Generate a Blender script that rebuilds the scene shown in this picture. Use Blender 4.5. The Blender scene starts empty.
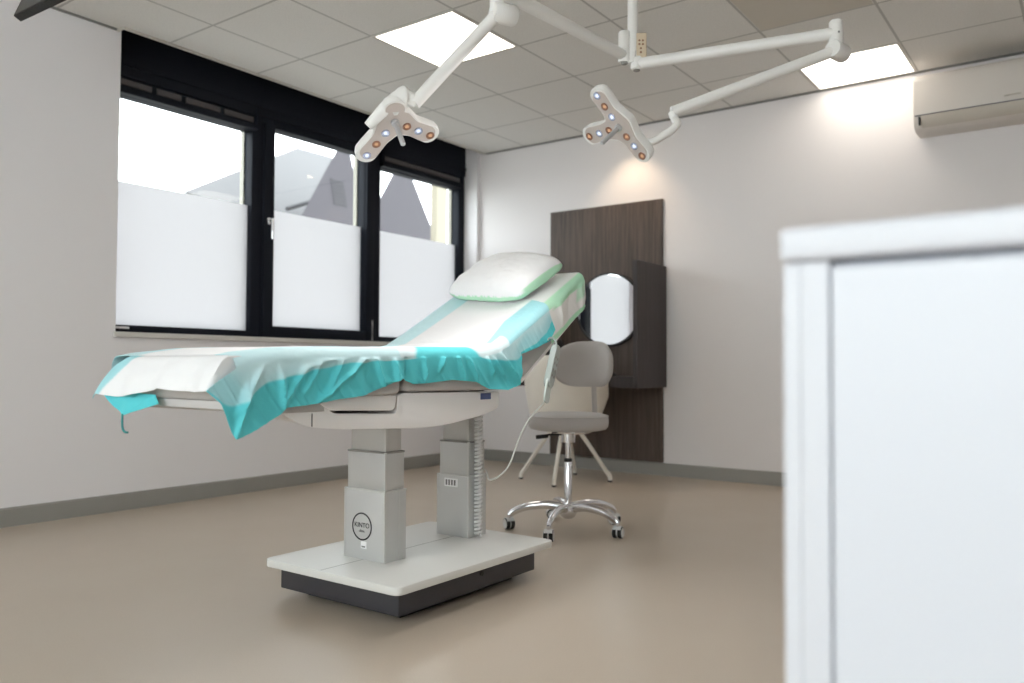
import bpy, bmesh, math, random
from mathutils import Vector, Matrix, noise

random.seed(7)
sc = bpy.context.scene
COL = sc.collection
PI = math.pi
V = Vector

# ------------------------------------------------------------------ materials
def lin(c):
    c = c / 255.0
    return c / 12.92 if c <= 0.04045 else ((c + 0.055) / 1.055) ** 2.4

def rgb(r, g, b):
    return (lin(r), lin(g), lin(b), 1.0)

def nset(n, key, val):
    if key in n.inputs:
        n.inputs[key].default_value = val

def pmat(name, col, rough=0.5, metal=0.0, spec=0.5, bump=None, coat=0.0):
    m = bpy.data.materials.new(name)
    m.use_nodes = True
    nt = m.node_tree
    p = nt.nodes['Principled BSDF']
    nset(p, 'Base Color', col)
    nset(p, 'Roughness', rough)
    nset(p, 'Metallic', metal)
    nset(p, 'Specular IOR Level', spec)
    nset(p, 'Coat Weight', coat)
    if bump:
        scale, strength, dist = bump
        tc = nt.nodes.new('ShaderNodeTexCoord')
        nz = nt.nodes.new('ShaderNodeTexNoise')
        nz.inputs['Scale'].default_value = scale
        nz.inputs['Detail'].default_value = 4
        bp = nt.nodes.new('ShaderNodeBump')
        bp.inputs['Strength'].default_value = strength
        bp.inputs['Distance'].default_value = dist
        nt.links.new(tc.outputs['Object'], nz.inputs['Vector'])
        nt.links.new(nz.outputs['Fac'], bp.inputs['Height'])
        nt.links.new(bp.outputs['Normal'], p.inputs['Normal'])
    return m

def emis(name, col, strength):
    m = bpy.data.materials.new(name)
    m.use_nodes = True
    nt = m.node_tree
    nt.nodes.clear()
    e = nt.nodes.new('ShaderNodeEmission')
    e.inputs['Color'].default_value = col
    e.inputs['Strength'].default_value = strength
    o = nt.nodes.new('ShaderNodeOutputMaterial')
    nt.links.new(e.outputs[0], o.inputs['Surface'])
    return m

def cloth_mat(name, attr=True, col=(0.8, 0.8, 0.8, 1), trans=0.12, bump=0.35):
    """thin non-woven cloth: diffuse with some light passing through; pigment from the mesh attribute"""
    m = bpy.data.materials.new(name)
    m.use_nodes = True
    nt = m.node_tree
    nt.nodes.clear()
    o = nt.nodes.new('ShaderNodeOutputMaterial')
    d = nt.nodes.new('ShaderNodeBsdfPrincipled')
    nset(d, 'Roughness', 0.6)
    nset(d, 'Specular IOR Level', 0.25)
    t = nt.nodes.new('ShaderNodeBsdfTranslucent')
    mx = nt.nodes.new('ShaderNodeMixShader')
    mx.inputs[0].default_value = trans
    if attr:
        a = nt.nodes.new('ShaderNodeAttribute')
        a.attribute_name = 'pigment'
        nt.links.new(a.outputs['Color'], d.inputs['Base Color'])
        nt.links.new(a.outputs['Color'], t.inputs['Color'])
    else:
        d.inputs['Base Color'].default_value = col
        t.inputs['Color'].default_value = col
    tc = nt.nodes.new('ShaderNodeTexCoord')
    nz = nt.nodes.new('ShaderNodeTexNoise')
    nz.inputs['Scale'].default_value = 38
    nz.inputs['Detail'].default_value = 5
    bp = nt.nodes.new('ShaderNodeBump')
    bp.inputs['Strength'].default_value = bump
    bp.inputs['Distance'].default_value = 0.006
    nt.links.new(tc.outputs['Object'], nz.inputs['Vector'])
    nt.links.new(nz.outputs['Fac'], bp.inputs['Height'])
    nt.links.new(bp.outputs['Normal'], d.inputs['Normal'])
    nt.links.new(d.outputs[0], mx.inputs[1])
    nt.links.new(t.outputs[0], mx.inputs[2])
    nt.links.new(mx.outputs[0], o.inputs['Surface'])
    return m

def wood_mat(name, c1, c2):
    m = bpy.data.materials.new(name)
    m.use_nodes = True
    nt = m.node_tree
    p = nt.nodes['Principled BSDF']
    nset(p, 'Roughness', 0.5)
    nset(p, 'Specular IOR Level', 0.35)
    tc = nt.nodes.new('ShaderNodeTexCoord')
    mp = nt.nodes.new('ShaderNodeMapping')
    mp.inputs['Scale'].default_value = (34, 34, 1.1)
    nz = nt.nodes.new('ShaderNodeTexNoise')
    nz.inputs['Scale'].default_value = 1.6
    nz.inputs['Detail'].default_value = 7
    nz.inputs['Roughness'].default_value = 0.65
    nz.inputs['Distortion'].default_value = 0.6
    rp = nt.nodes.new('ShaderNodeValToRGB')
    rp.color_ramp.elements[0].position = 0.32
    rp.color_ramp.elements[0].color = c1
    rp.color_ramp.elements[1].position = 0.70
    rp.color_ramp.elements[1].color = c2
    nt.links.new(tc.outputs['Object'], mp.inputs['Vector'])
    nt.links.new(mp.outputs[0], nz.inputs['Vector'])
    nt.links.new(nz.outputs['Fac'], rp.inputs[0])
    nt.links.new(rp.outputs[0], p.inputs['Base Color'])
    return m

def floor_mat():
    m = bpy.data.materials.new('vinyl_floor')
    m.use_nodes = True
    nt = m.node_tree
    p = nt.nodes['Principled BSDF']
    nset(p, 'Roughness', 0.42)
    nset(p, 'Specular IOR Level', 0.45)
    tc = nt.nodes.new('ShaderNodeTexCoord')
    nz = nt.nodes.new('ShaderNodeTexNoise')
    nz.inputs['Scale'].default_value = 260
    nz.inputs['Detail'].default_value = 3
    rp = nt.nodes.new('ShaderNodeValToRGB')
    rp.color_ramp.elements[0].position = 0.3
    rp.color_ramp.elements[0].color = rgb(184, 170, 155)
    rp.color_ramp.elements[1].position = 0.7
    rp.color_ramp.elements[1].color = rgb(191, 177, 161)
    n2 = nt.nodes.new('ShaderNodeTexNoise')
    n2.inputs['Scale'].default_value = 3.0
    n2.inputs['Detail'].default_value = 3
    mr = nt.nodes.new('ShaderNodeMapRange')
    mr.inputs['To Min'].default_value = 0.28
    mr.inputs['To Max'].default_value = 0.40
    nt.links.new(tc.outputs['Object'], nz.inputs['Vector'])
    nt.links.new(tc.outputs['Object'], n2.inputs['Vector'])
    nt.links.new(nz.outputs['Fac'], rp.inputs[0])
    nt.links.new(rp.outputs[0], p.inputs['Base Color'])
    nt.links.new(n2.outputs['Fac'], mr.inputs['Value'])
    nt.links.new(mr.outputs[0], p.inputs['Roughness'])
    return m

TILE = 0.6
TX, TY = -3.9076, 2.597          # one node of the ceiling grid

def ceiling_mat():
    """mineral fibre tiles: a thin darker joint every 60 cm, fine speckle"""
    m = bpy.data.materials.new('ceiling_tiles')
    m.use_nodes = True
    nt = m.node_tree
    p = nt.nodes['Principled BSDF']
    nset(p, 'Roughness', 0.9)
    nset(p, 'Specular IOR Level', 0.1)
    tc = nt.nodes.new('ShaderNodeTexCoord')
    sp = nt.nodes.new('ShaderNodeSeparateXYZ')
    nt.links.new(tc.outputs['Object'], sp.inputs[0])
    masks = []
    for ax, off in (('X', TX), ('Y', TY)):
        a = nt.nodes.new('ShaderNodeMath'); a.operation = 'SUBTRACT'
        a.inputs[1].default_value = off - 0.3
        nt.links.new(sp.outputs[ax], a.inputs[0])
        b = nt.nodes.new('ShaderNodeMath'); b.operation = 'FLOORED_MODULO'
        b.inputs[1].default_value = TILE
        nt.links.new(a.outputs[0], b.inputs[0])
        c = nt.nodes.new('ShaderNodeMath'); c.operation = 'SUBTRACT'
        c.inputs[1].default_value = 0.3
        nt.links.new(b.outputs[0], c.inputs[0])
        d = nt.nodes.new('ShaderNodeMath'); d.operation = 'ABSOLUTE'
        nt.links.new(c.outputs[0], d.inputs[0])
        e = nt.nodes.new('ShaderNodeMath'); e.operation = 'LESS_THAN'
        e.inputs[1].default_value = 0.0068
        nt.links.new(d.outputs[0], e.inputs[0])
        masks.append(e)
    mx = nt.nodes.new('ShaderNodeMath'); mx.operation = 'MAXIMUM'
    nt.links.new(masks[0].outputs[0], mx.inputs[0])
    nt.links.new(masks[1].outputs[0], mx.inputs[1])
    nz = nt.nodes.new('ShaderNodeTexNoise')
    nz.inputs['Scale'].default_value = 160
    nz.inputs['Detail'].default_value = 2
    nt.links.new(tc.outputs['Object'], nz.inputs['Vector'])
    rp = nt.nodes.new('ShaderNodeValToRGB')
    rp.color_ramp.elements[0].position = 0.35
    rp.color_ramp.elements[0].color = rgb(220, 218, 214)
    rp.color_ramp.elements[1].position = 0.6
    rp.color_ramp.elements[1].color = rgb(230, 228, 224)
    nt.links.new(nz.outputs['Fac'], rp.inputs[0])
    mix = nt.nodes.new('ShaderNodeMix'); mix.data_type = 'RGBA'
    nt.links.new(mx.outputs[0], mix.inputs[0])
    nt.links.new(rp.outputs[0], mix.inputs[6])
    mix.inputs[7].default_value = rgb(186, 184, 180)
    nt.links.new(mix.outputs[2], p.inputs['Base Color'])
    return m

def glass_mat():
    m = bpy.data.materials.new('window_glass')
    m.use_nodes = True
    nt = m.node_tree
    nt.nodes.clear()
    o = nt.nodes.new('ShaderNodeOutputMaterial')
    t = nt.nodes.new('ShaderNodeBsdfTransparent')
    t.inputs['Color'].default_value = (0.95, 0.97, 0.96, 1)
    g = nt.nodes.new('ShaderNodeBsdfGlossy')
    g.inputs['Roughness'].default_value = 0.0
    lw = nt.nodes.new('ShaderNodeLayerWeight')
    lw.inputs['Blend'].default_value = 0.5
    pw = nt.nodes.new('ShaderNodeMath'); pw.operation = 'POWER'
    pw.inputs[1].default_value = 4.0
    nt.links.new(lw.outputs['Facing'], pw.inputs[0])
    fr = nt.nodes.new('ShaderNodeMath'); fr.operation = 'MULTIPLY_ADD'
    fr.inputs[1].default_value = 0.5
    fr.inputs[2].default_value = 0.02
    nt.links.new(pw.outputs[0], fr.inputs[0])
    mx = nt.nodes.new('ShaderNodeMixShader')
    nt.links.new(fr.outputs[0], mx.inputs[0])
    nt.links.new(t.outputs[0], mx.inputs[1])
    nt.links.new(g.outputs[0], mx.inputs[2])
    nt.links.new(mx.outputs[0], o.inputs['Surface'])
    return m

def frost_mat():
    m = bpy.data.materials.new('frosted_film')
    m.use_nodes = True
    nt = m.node_tree
    nt.nodes.clear()
    o = nt.nodes.new('ShaderNodeOutputMaterial')
    t = nt.nodes.new('ShaderNodeBsdfTranslucent')
    t.inputs['Color'].default_value = (0.53, 0.53, 0.535, 1)
    d = nt.nodes.new('ShaderNodeBsdfDiffuse')
    d.inputs['Color'].default_value = (0.85, 0.87, 0.88, 1)
    mx = nt.nodes.new('ShaderNodeMixShader')
    mx.inputs[0].default_value = 0.25
    nt.links.new(t.outputs[0], mx.inputs[1])
    nt.links.new(d.outputs[0], mx.inputs[2])
    nt.links.new(mx.outputs[0], o.inputs['Surface'])
    return m

M = {}
M['wall'] = pmat('wall_paint', rgb(233, 230, 232), 0.85, spec=0.2, bump=(220, 0.06, 0.002))
M['backwall'] = pmat('back_wall_paint', rgb(230, 226, 226), 0.85, spec=0.2, bump=(220, 0.06, 0.002))
M['floor'] = floor_mat()
M['ceiling'] = ceiling_mat()
M['trim_white'] = pmat('edge_profile_white', rgb(205, 201, 194), 0.6)
M['shadow_gap'] = pmat('edge_profile_grey', rgb(128, 126, 122), 0.7)
M['skirting'] = pmat('skirting_vinyl', rgb(148, 146, 141), 0.5)
M['anthracite'] = pmat('window_frame_anthracite', rgb(26, 29, 37), 0.6, spec=0.12)
M['anthracite_dark'] = pmat('window_groove_black', rgb(12, 13, 16), 0.5)
M['vent_grey'] = pmat('blind_fabric_grey', rgb(84, 80, 80), 0.8)
M['sill'] = pmat('sill_stone', rgb(206, 203, 199), 0.5)
M['frame_daylight'] = pmat('frame_daylight_cream', rgb(150, 146, 134), 0.5)  # pale colour stands in for daylight reflected by the dark frame side
M['glass'] = glass_mat()
M['frost'] = frost_mat()
M['chrome'] = pmat('chrome', (0.80, 0.80, 0.82, 1), 0.12, metal=1.0)
M['alu'] = pmat('brushed_aluminium', rgb(206, 206, 205), 0.42, metal=0.4, bump=(300, 0.05, 0.001))
M['alu_edge'] = pmat('aluminium_corner_trim', rgb(214, 214, 212), 0.35, metal=0.5)
M['plate_white'] = pmat('white_laminate_plate', rgb(222, 221, 217), 0.35)
M['plinth'] = pmat('dark_grey_plinth', rgb(58, 57, 62), 0.45)
M['black'] = pmat('black_plastic', rgb(22, 22, 24), 0.45)
M['rubber'] = pmat('black_rubber', rgb(30, 30, 32), 0.7)
M['shell'] = pmat('bed_shell_plastic', rgb(244, 241, 240), 0.35, coat=0.1)
M['cushion'] = pmat('bed_upholstery', rgb(192, 188, 186), 0.55, bump=(60, 0.1, 0.002))
M['blue'] = pmat('blue_label', rgb(78, 92, 138), 0.5)
M['white_sticker'] = pmat('white_sticker', rgb(240, 240, 240), 0.5)
M['ink'] = pmat('dark_print', rgb(38, 38, 42), 0.6)
M['ink_grey'] = pmat('grey_print', rgb(120, 120, 120), 0.6)
M['spiral'] = pmat('spiral_cable_grey', rgb(225, 225, 225), 0.35)
M['cord'] = pmat('pale_cord', rgb(188, 188, 182), 0.5)
M['handset'] = pmat('handset_grey', rgb(156, 164, 160), 0.4)
M['bag'] = pmat('clear_sleeve', rgb(200, 210, 205), 0.25)
M['drape'] = cloth_mat('drape_cloth')
M['pillow'] = cloth_mat('pillow_cloth', trans=0.04, bump=0.12)
M['wood'] = wood_mat('dark_oak_veneer', rgb(60, 50, 45), rgb(102, 88, 79))
M['wood_side'] = wood_mat('dark_veneer_side', rgb(54, 48, 48), rgb(70, 63, 63))
M['mirror'] = pmat('mirror_glass', (0.92, 0.93, 0.93, 1), 0.01, metal=1.0)
M['mirror_rim'] = pmat('mirror_rim_black', rgb(20, 18, 18), 0.4)
M['stool'] = pmat('stool_leather', rgb(184, 180, 178), 0.5, bump=(240, 0.12, 0.001))
M['cream'] = pmat('cream_leather', rgb(224, 218, 208), 0.5, bump=(240, 0.1, 0.001))
M['cream_metal'] = pmat('cream_powder_coat', rgb(224, 218, 208), 0.4)
M['caster'] = pmat('caster_grey', rgb(206, 206, 206), 0.4)
M['lampwhite'] = pmat('lamp_white_enamel', rgb(234, 232, 229), 0.3)
M['lampface'] = pmat('lamp_face_grey', rgb(196, 184, 178), 0.35)
M['plate_beige'] = pmat('beige_cover_plate', rgb(214, 196, 170), 0.5)
M['handle_steel'] = pmat('lamp_handle_steel', rgb(190, 190, 192), 0.3, metal=0.6)
M['led_blue'] = emis('led_cool', (0.70, 0.78, 1.0, 1), 0.55)
M['led_orange'] = emis('led_warm', (1.0, 0.58, 0.34, 1), 0.26)
M['led_rim'] = pmat('led_rim_brown', rgb(150, 110, 90), 0.3, metal=0.4)
M['led_rim_cool'] = pmat('led_rim_silver', rgb(190, 195, 215), 0.25, metal=0.5)
M['panel_light'] = emis('ceiling_panel_glow', (1.0, 0.93, 0.83, 1), 2.1)
M['downlight'] = emis('downlight_glow', (1.0, 0.80, 0.55, 1), 20.0)
M['ac'] = pmat('air_conditioner_white', rgb(214, 207, 200), 0.45)
M['ac_flap'] = pmat('air_conditioner_flap', rgb(196, 188, 177), 0.45)
M['cabinet'] = pmat('cabinet_white', rgb(206, 207, 213), 0.4)
M['cabinet_door'] = pmat('cabinet_door_white', rgb(206, 208, 215), 0.4)
M['gap'] = pmat('cabinet_gap_grey', rgb(120, 120, 126), 0.8)
M['dark_tile'] = pmat('dark_ceiling_tile', rgb(206, 200, 190), 0.9, spec=0.1, bump=(300, 0.3, 0.002))
M['monitor'] = pmat('monitor_black', rgb(26, 25, 25), 0.5, bump=(90, 0.5, 0.004))
M['monitor_back'] = pmat('monitor_grey_back', rgb(92, 90, 88), 0.6)
M['slate'] = pmat('roof_slate', rgb(47, 43, 49), 0.75)
M['roof_light'] = pmat('roof_zinc', rgb(91, 90, 92), 0.6)
M['louvre'] = pmat('louvre_dark', rgb(30, 28, 33), 0.6)
M['cream_render'] = pmat('cream_render', rgb(116, 110, 96), 0.8)
M['ground'] = pmat('outside_ground', rgb(150, 148, 144), 0.9)

# ------------------------------------------------------------------ mesh helpers
def empty(name, loc, label=None, cat=None, group=None):
    o = bpy.data.objects.new(name, None)
    o.empty_display_size = 0.1
    o.location = loc
    COL.objects.link(o)
    if label: o['label'] = label
    if cat: o['category'] = cat
    if group: o['group'] = group
    return o

ORIGIN = {}
def root_loc(o):
    v = V((0, 0, 0))
    while o is not None:
        v += V(o.location)
        o = o.parent
    return v

def obj(name, bm, mats, parent=None, smooth=40, label=None):
    """links a bmesh built in world coordinates as one mesh object"""
    me = bpy.data.meshes.new(name)
    if parent is not None:
        bmesh.ops.translate(bm, verts=bm.verts, vec=-root_loc(parent))
    bmesh.ops.recalc_face_normals(bm, faces=bm.faces)
    if smooth:
        for f in bm.faces: f.smooth = True
        lim = math.radians(smooth)
        for e in bm.edges:
            e.smooth = len(e.link_faces) == 2 and e.calc_face_angle(0) < lim
    bm.to_mesh(me)
    bm.free()
    for m in (mats if isinstance(mats, (list, tuple)) else [mats]):
        me.materials.append(m)
    o = bpy.data.objects.new(name, me)
    COL.objects.link(o)
    if parent is not None: o.parent = parent
    if label: o['label'] = label
    return o

def tag(o, label, cat, group=None):
    o['label'] = label
    o['category'] = cat
    if group: o['group'] = group
    return o

def struct(name, bm, mats, parent=None, smooth=0):
    o = obj(name, bm, mats, parent, smooth)
    if parent is None: o['kind'] = 'structure'
    return o

def B(): return bmesh.new()

def box(bm, x0, x1, y0, y1, z0, z1, bev=0.0, seg=2, mi=0):
    vs = [bm.verts.new((x, y, z)) for x in (x0, x1) for y in (y0, y1) for z in (z0, z1)]
    idx = [(0, 1, 3, 2), (4, 6, 7, 5), (0, 4, 5, 1), (2, 3, 7, 6), (0, 2, 6, 4), (1, 5, 7, 3)]
    fs = [bm.faces.new([vs[i] for i in q]) for q in idx]
    for f in fs: f.material_index = mi
    if bev > 0:
        es = list({e for f in fs for e in f.edges})
        r = bmesh.ops.bevel(bm, geom=es, offset=bev, segments=seg, profile=0.5, affect='EDGES', clamp_overlap=True)
        for f in r['faces']: f.material_index = mi
    return vs

def prism(bm, pts, a0, a1, axis='x', bev=0.0, seg=2, mi=0):
    """pts: 2-D outline; extruded along axis. x: pts=(y,z); y: pts=(x,z); z: pts=(x,y)"""
    def P(u, v, a):
        return (a, u, v) if axis == 'x' else (u, a, v) if axis == 'y' else (u, v, a)
    lo = [bm.verts.new(P(u, v, a0)) for u, v in pts]
    hi = [bm.verts.new(P(u, v, a1)) for u, v in pts]
    n = len(pts)
    fs = [bm.faces.new(lo), bm.faces.new(hi[::-1])]
    for i in range(n):
        fs.append(bm.faces.new((lo[i], lo[(i + 1) % n], hi[(i + 1) % n], hi[i])))
    for f in fs: f.material_index = mi
    if bev > 0:
        bmesh.ops.recalc_face_normals(bm, faces=fs)
        es = list(fs[0].edges) + list(fs[1].edges)
        r = bmesh.ops.bevel(bm, geom=es, offset=bev, segments=seg, profile=0.5, affect='EDGES', clamp_overlap=True)
        for f in r['faces']: f.material_index = mi

def round_poly(pts, r, n=5):
    """2-D polygon with rounded corners"""
    out = []
    k = len(pts)
    rr = r if isinstance(r, (list, tuple)) else [r] * k
    for i in range(k):
        p0, p1, p2 = V(pts[i - 1]), V(pts[i]), V(pts[(i + 1) % k])
        a, b = (p0 - p1), (p2 - p1)
        t = min(rr[i], a.length * 0.45, b.length * 0.45)
        if t <= 1e-5:
            out.append(tuple(p1)); continue
        A, Bq = p1 + a.normalized() * t, p1 + b.normalized() * t
        for j in range(n + 1):
            s = j / n
            q = A * (1 - s) ** 2 + p1 * 2 * s * (1 - s) + Bq * s * s
            out.append((q.x, q.y))
    return out

def smooth_path(pts, sub=6):
    P = [V(p) for p in pts]
    if len(P) < 3: return P
    out = []
    for i in range(len(P) - 1):
        p0 = P[i - 1] if i > 0 else P[0] * 2 - P[1]
        p1, p2 = P[i], P[i + 1]
        p3 = P[i + 2] if i + 2 < len(P) else P[-1] * 2 - P[-2]
        for j in range(sub):
            t = j / sub
            out.append(0.5 * ((2 * p1) + (p2 - p0) * t + (2 * p0 - 5 * p1 + 4 * p2 - p3) * t * t + (3 * p1 - p0 - 3 * p2 + p3) * t ** 3))
    out.append(P[-1])
    return out

def tube(bm, pts, r, n=16, caps=True, mi=0, flat=1.0):
    P = [V(p) for p in pts]
    m = len(P)
    rs = r if isinstance(r, (list, tuple)) else [r] * m
    T = []
    for i in range(m):
        a = P[max(i - 1, 0)]; b = P[min(i + 1, m - 1)]
        T.append((b - a).normalized())
    up = V((0, 0, 1))
    if abs(T[0].dot(up)) > 0.95: up = V((0, 1, 0))
    u = (up - T[0] * up.dot(T[0])).normalized()
    rings = []
    for i in range(m):
        u = (u - T[i] * u.dot(T[i])).normalized()
        w = T[i].cross(u)
        rings.append([bm.verts.new(P[i] + (u * math.cos(2 * PI * k / n) + w * math.sin(2 * PI * k / n) * flat) * rs[i]) for k in range(n)])
    for i in range(m - 1):
        for k in range(n):
            f = bm.faces.new((rings[i][k], rings[i][(k + 1) % n], rings[i + 1][(k + 1) % n], rings[i + 1][k]))
            f.material_index = mi
    if caps:
        bm.faces.new(rings[0][::-1]).material_index = mi
        bm.faces.new(rings[-1]).material_index = mi

def lathe(bm, prof, c, axis=(0, 0, 1), n=32, mi=0, closed_ends=True):
    """prof: list of (radius, height along axis) about point c"""
    ax = V(axis).normalized()
    h = V((1, 0, 0)) if abs(ax.x) < 0.9 else V((0, 1, 0))
    u = (h - ax * h.dot(ax)).normalized()
    w = ax.cross(u)
    c = V(c)
    rings = []
    for r, z in prof:
        r = max(r, 1e-5)
        rings.append([bm.verts.new(c + ax * z + (u * math.cos(2 * PI * k / n) + w * math.sin(2 * PI * k / n)) * r) for k in range(n)])
    for i in range(len(rings) - 1):
        for k in range(n):
            bm.faces.new((rings[i][k], rings[i][(k + 1) % n], rings[i + 1][(k + 1) % n], rings[i + 1][k])).material_index = mi
    if closed_ends:
        bm.faces.new(rings[0][::-1]).material_index = mi
        bm.faces.new(rings[-1]).material_index = mi

def text_obj(name, body, size, loc, rot, mat, parent):
    cu = bpy.data.curves.new(name, 'FONT')
    cu.body = body
    cu.size = size
    cu.align_x = 'CENTER'; cu.align_y = 'CENTER'
    cu.extrude = 0.0003
    cu.materials.append(mat)
    tmp = bpy.data.objects.new('outline', cu)
    COL.objects.link(tmp)
    bpy.context.view_layer.update()
    me = bpy.data.meshes.new_from_object(tmp.evaluated_get(bpy.context.evaluated_depsgraph_get()))
    bpy.data.objects.remove(tmp)
    bpy.data.curves.remove(cu)
    o = bpy.data.objects.new(name, me)
    COL.objects.link(o)
    o.parent = parent
    o.location = V(loc) - root_loc(parent)
    o.rotation_euler = rot
    return o

def lerp(a, b, t): return a + (b - a) * t
def interp(x, tab):
    if x <= tab[0][0]: return tab[0][1]
    for (x0, v0), (x1, v1) in zip(tab, tab[1:]):
        if x <= x1: return lerp(v0, v1, (x - x0) / (x1 - x0) if x1 > x0 else 0)
    return tab[-1][1]
def sstep(a, b, x):
    t = min(1, max(0, (x - a) / (b - a)))
    return t * t * (3 - 2 * t)

# ------------------------------------------------------------------ room
H = 2.657
WX = -4.39          # inner face of the window wall
BY = 5.575          # inner face of the back wall
RX, FY = 3.4, -2.4  # wall on the right and wall behind the camera
OY0, OY1 = 2.345, 5.53   # window opening
SZ, OZ1 = 0.985, 2.78
XF = -4.53          # room-side face of the window frames
XG = -4.575         # glass

bm = B(); box(bm, WX - 0.3, RX + 0.2, FY - 0.2, BY + 0.2, -0.15, 0.0); struct('floor', bm, M['floor'])
bm = B()
box(bm, -4.33, RX + 0.2, 2.33, BY + 0.05, H, H + 0.02)
box(bm, WX - 0.05, RX + 0.2, FY - 0.2, 2.33, H, H + 0.02)
box(bm, WX - 0.4, RX + 0.2, FY - 0.2, BY + 0.2, H + 0.16, H + 0.26)
struct('ceiling', bm, M['ceiling'])

bm = B()
for y0, y1, z0, z1 in ((FY - 0.2, OY0, 0, H + 0.16), (OY1, BY + 0.2, 0, H + 0.16), (OY0, OY1, 0, SZ - 0.03), (OY0, OY1, OZ1, H + 0.16)):
    box(bm, WX - 0.32, WX, y0, y1, z0, z1)
struct('wall_left', bm, M['wall'])
bm = B(); box(bm, WX - 0.05, RX + 0.2, BY, BY + 0.2, 0, H + 0.16); struct('wall_back', bm, M['backwall'])
bm = B(); box(bm, RX, RX + 0.2, FY - 0.2, BY, 0, H + 0.16); struct('wall_right', bm, M['wall'])
bm = B()
FW = (-3.2, 1.7, 0.75, 2.55)     # window band in the wall behind the camera
for x0, x1, z0, z1 in ((WX, FW[0], 0, H + 0.16), (FW[1], RX, 0, H + 0.16), (FW[0], FW[1], 0, FW[2]), (FW[0], FW[1], FW[3], H + 0.16)):
    box(bm, x0, x1, FY - 0.2, FY, z0, z1)
struct('wall_front', bm, M['wall'])

bm = B(); prism(bm, [(WX, 0), (WX + 0.012, 0), (WX + 0.012, 0.088), (WX + 0.006, 0.094), (WX, 0.094)], FY, BY - 0.0125, 'y')
struct('baseboard_left', bm, M['skirting'])
bm = B(); prism(bm, [(BY, 0), (BY - 0.012, 0), (BY - 0.012, 0.088), (BY - 0.006, 0.094), (BY, 0.094)], WX + 0.0005, RX, 'x')
struct('baseboard_back', bm, M['skirting'])
# ceiling edge profiles
bm = B()
box(bm, WX + 0.0005, WX + 0.016, FY, 2.312, H - 0.009, H - 0.0005)
struct('trim_1', bm, M['shadow_gap'])
bm = B()
box(bm, -4.336, -4.318, 2.322, BY - 0.021, H - 0.012, H - 0.0005, 0.001)
box(bm, WX + 0.0005, -4.337, 2.314, 2.33, H - 0.012, H - 0.0005, 0.001)
struct('trim_2', bm, M['trim_white'])
bm = B(); box(bm, -4.317, RX, BY - 0.019, BY - 0.0005, H - 0.010, H - 0.0005)
struct('trim_3', bm, M['shadow_gap'])

# ------------------------------------------------------------------ windows
def window(name, y0, y1, gy0, gy1, gz0, gz1, film, sash):
    """fixed frame, optional opening sash, pane above, frosted film below"""
    w = empty(name, (XF, y0, SZ)); w['kind'] = 'structure'
    bm = B()
    x0, x1 = XG - 0.035, XF
    box(bm, x0, x1, y0, gy0, SZ, 2.476, 0.002)
    box(bm, x0, x1, gy1, y1, SZ, 2.476, 0.002)
    box(bm, x0, x1, gy0, gy1, SZ, gz0, 0.002)
    box(bm, x0, x1, gy0, gy1, gz1, 2.476, 0.002)
    obj('window_frame', bm, M['anthracite'], w, 30)
    if sash:
        bm = B()
        s = 0.022
        a0, a1 = XF - 0.001, XF + s
        box(bm, a0, a1, gy0 - 0.085, gy0 - 0.004, gz0 - 0.075, gz1 + 0.02, 0.003)
        box(bm, a0, a1, gy1 + 0.004, gy1 + 0.085, gz0 - 0.075, gz1 + 0.02, 0.003)
        box(bm, a0, a1, gy0 - 0.004, gy1 + 0.004, gz0 - 0.075, gz0 - 0.002, 0.003)
        box(bm, a0, a1, gy0 - 0.004, gy1 + 0.004, gz1 - 0.002, gz1 + 0.02, 0.003)
        obj('sash', bm, M['anthracite'], w, 30)
    bm = B()
    box(bm, XG - 0.003, XG + 0.003, gy0 - 0.005, gy1 + 0.005, film, gz1 + 0.005)
    obj('pane', bm, M['glass'], w, 0)
    bm = B()
    box(bm, XG - 0.002, XG + 0.002, gy0 - 0.005, gy1 + 0.005, gz0 - 0.005, film)
    obj('frosted_film', bm, M['frost'], w, 0, label='frosted lower part of the pane')
    # cream strips beyond the glass, coloured to imitate daylight on the frame sides
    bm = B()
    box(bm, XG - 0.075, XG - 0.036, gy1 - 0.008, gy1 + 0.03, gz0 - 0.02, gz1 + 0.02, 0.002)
    obj('daylight_strip', bm, M['frame_daylight'], w, 0, label='pale strip imitating daylight on the outer frame side')
    return w

F1 = 1.862
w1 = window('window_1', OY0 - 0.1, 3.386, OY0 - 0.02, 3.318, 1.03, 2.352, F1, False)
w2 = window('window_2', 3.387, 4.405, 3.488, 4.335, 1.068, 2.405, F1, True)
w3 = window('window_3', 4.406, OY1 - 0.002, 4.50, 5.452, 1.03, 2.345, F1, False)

def head_unit(w, y0, y1, segs):
    """roller housing above a fixed pane: lip, slot and the grey roll seen in the slot"""
    bm = B()
    prism(bm, [(XF - 0.002, 2.352), (XF + 0.040, 2.352), (XF + 0.044, 2.356), (XF + 0.044, 2.388), (XF + 0.036, 2.392), (XF + 0.012, 2.392), (XF + 0.012, 2.448), (XF + 0.030, 2.452), (XF + 0.030, 2.505), (XF - 0.002, 2.505)], y0, y1, 'y')
    for a in (y0, y1 - 0.012):
        box(bm, XF, XF + 0.042, a, a + 0.012, 2.353, 2.50)
    h = obj('roller_housing', bm, M['anthracite'], w, 30)
    bm = B()
    for a, b in segs:
        box(bm, XF + 0.0125, XF + 0.024, a, b, 2.402, 2.438, 0.004)
    obj('blind_roll', bm, M['vent_grey'], h, 30, label='rolled grey blind fabric')

head_unit(w1, OY0 - 0.09, 3.335, [(2.30, 2.60), (2.63, 2.79), (2.82, 3.06), (3.09, 3.31)])
head_unit(w3, 4.49, 5.46, [(4.51, 5.44)])

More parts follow.
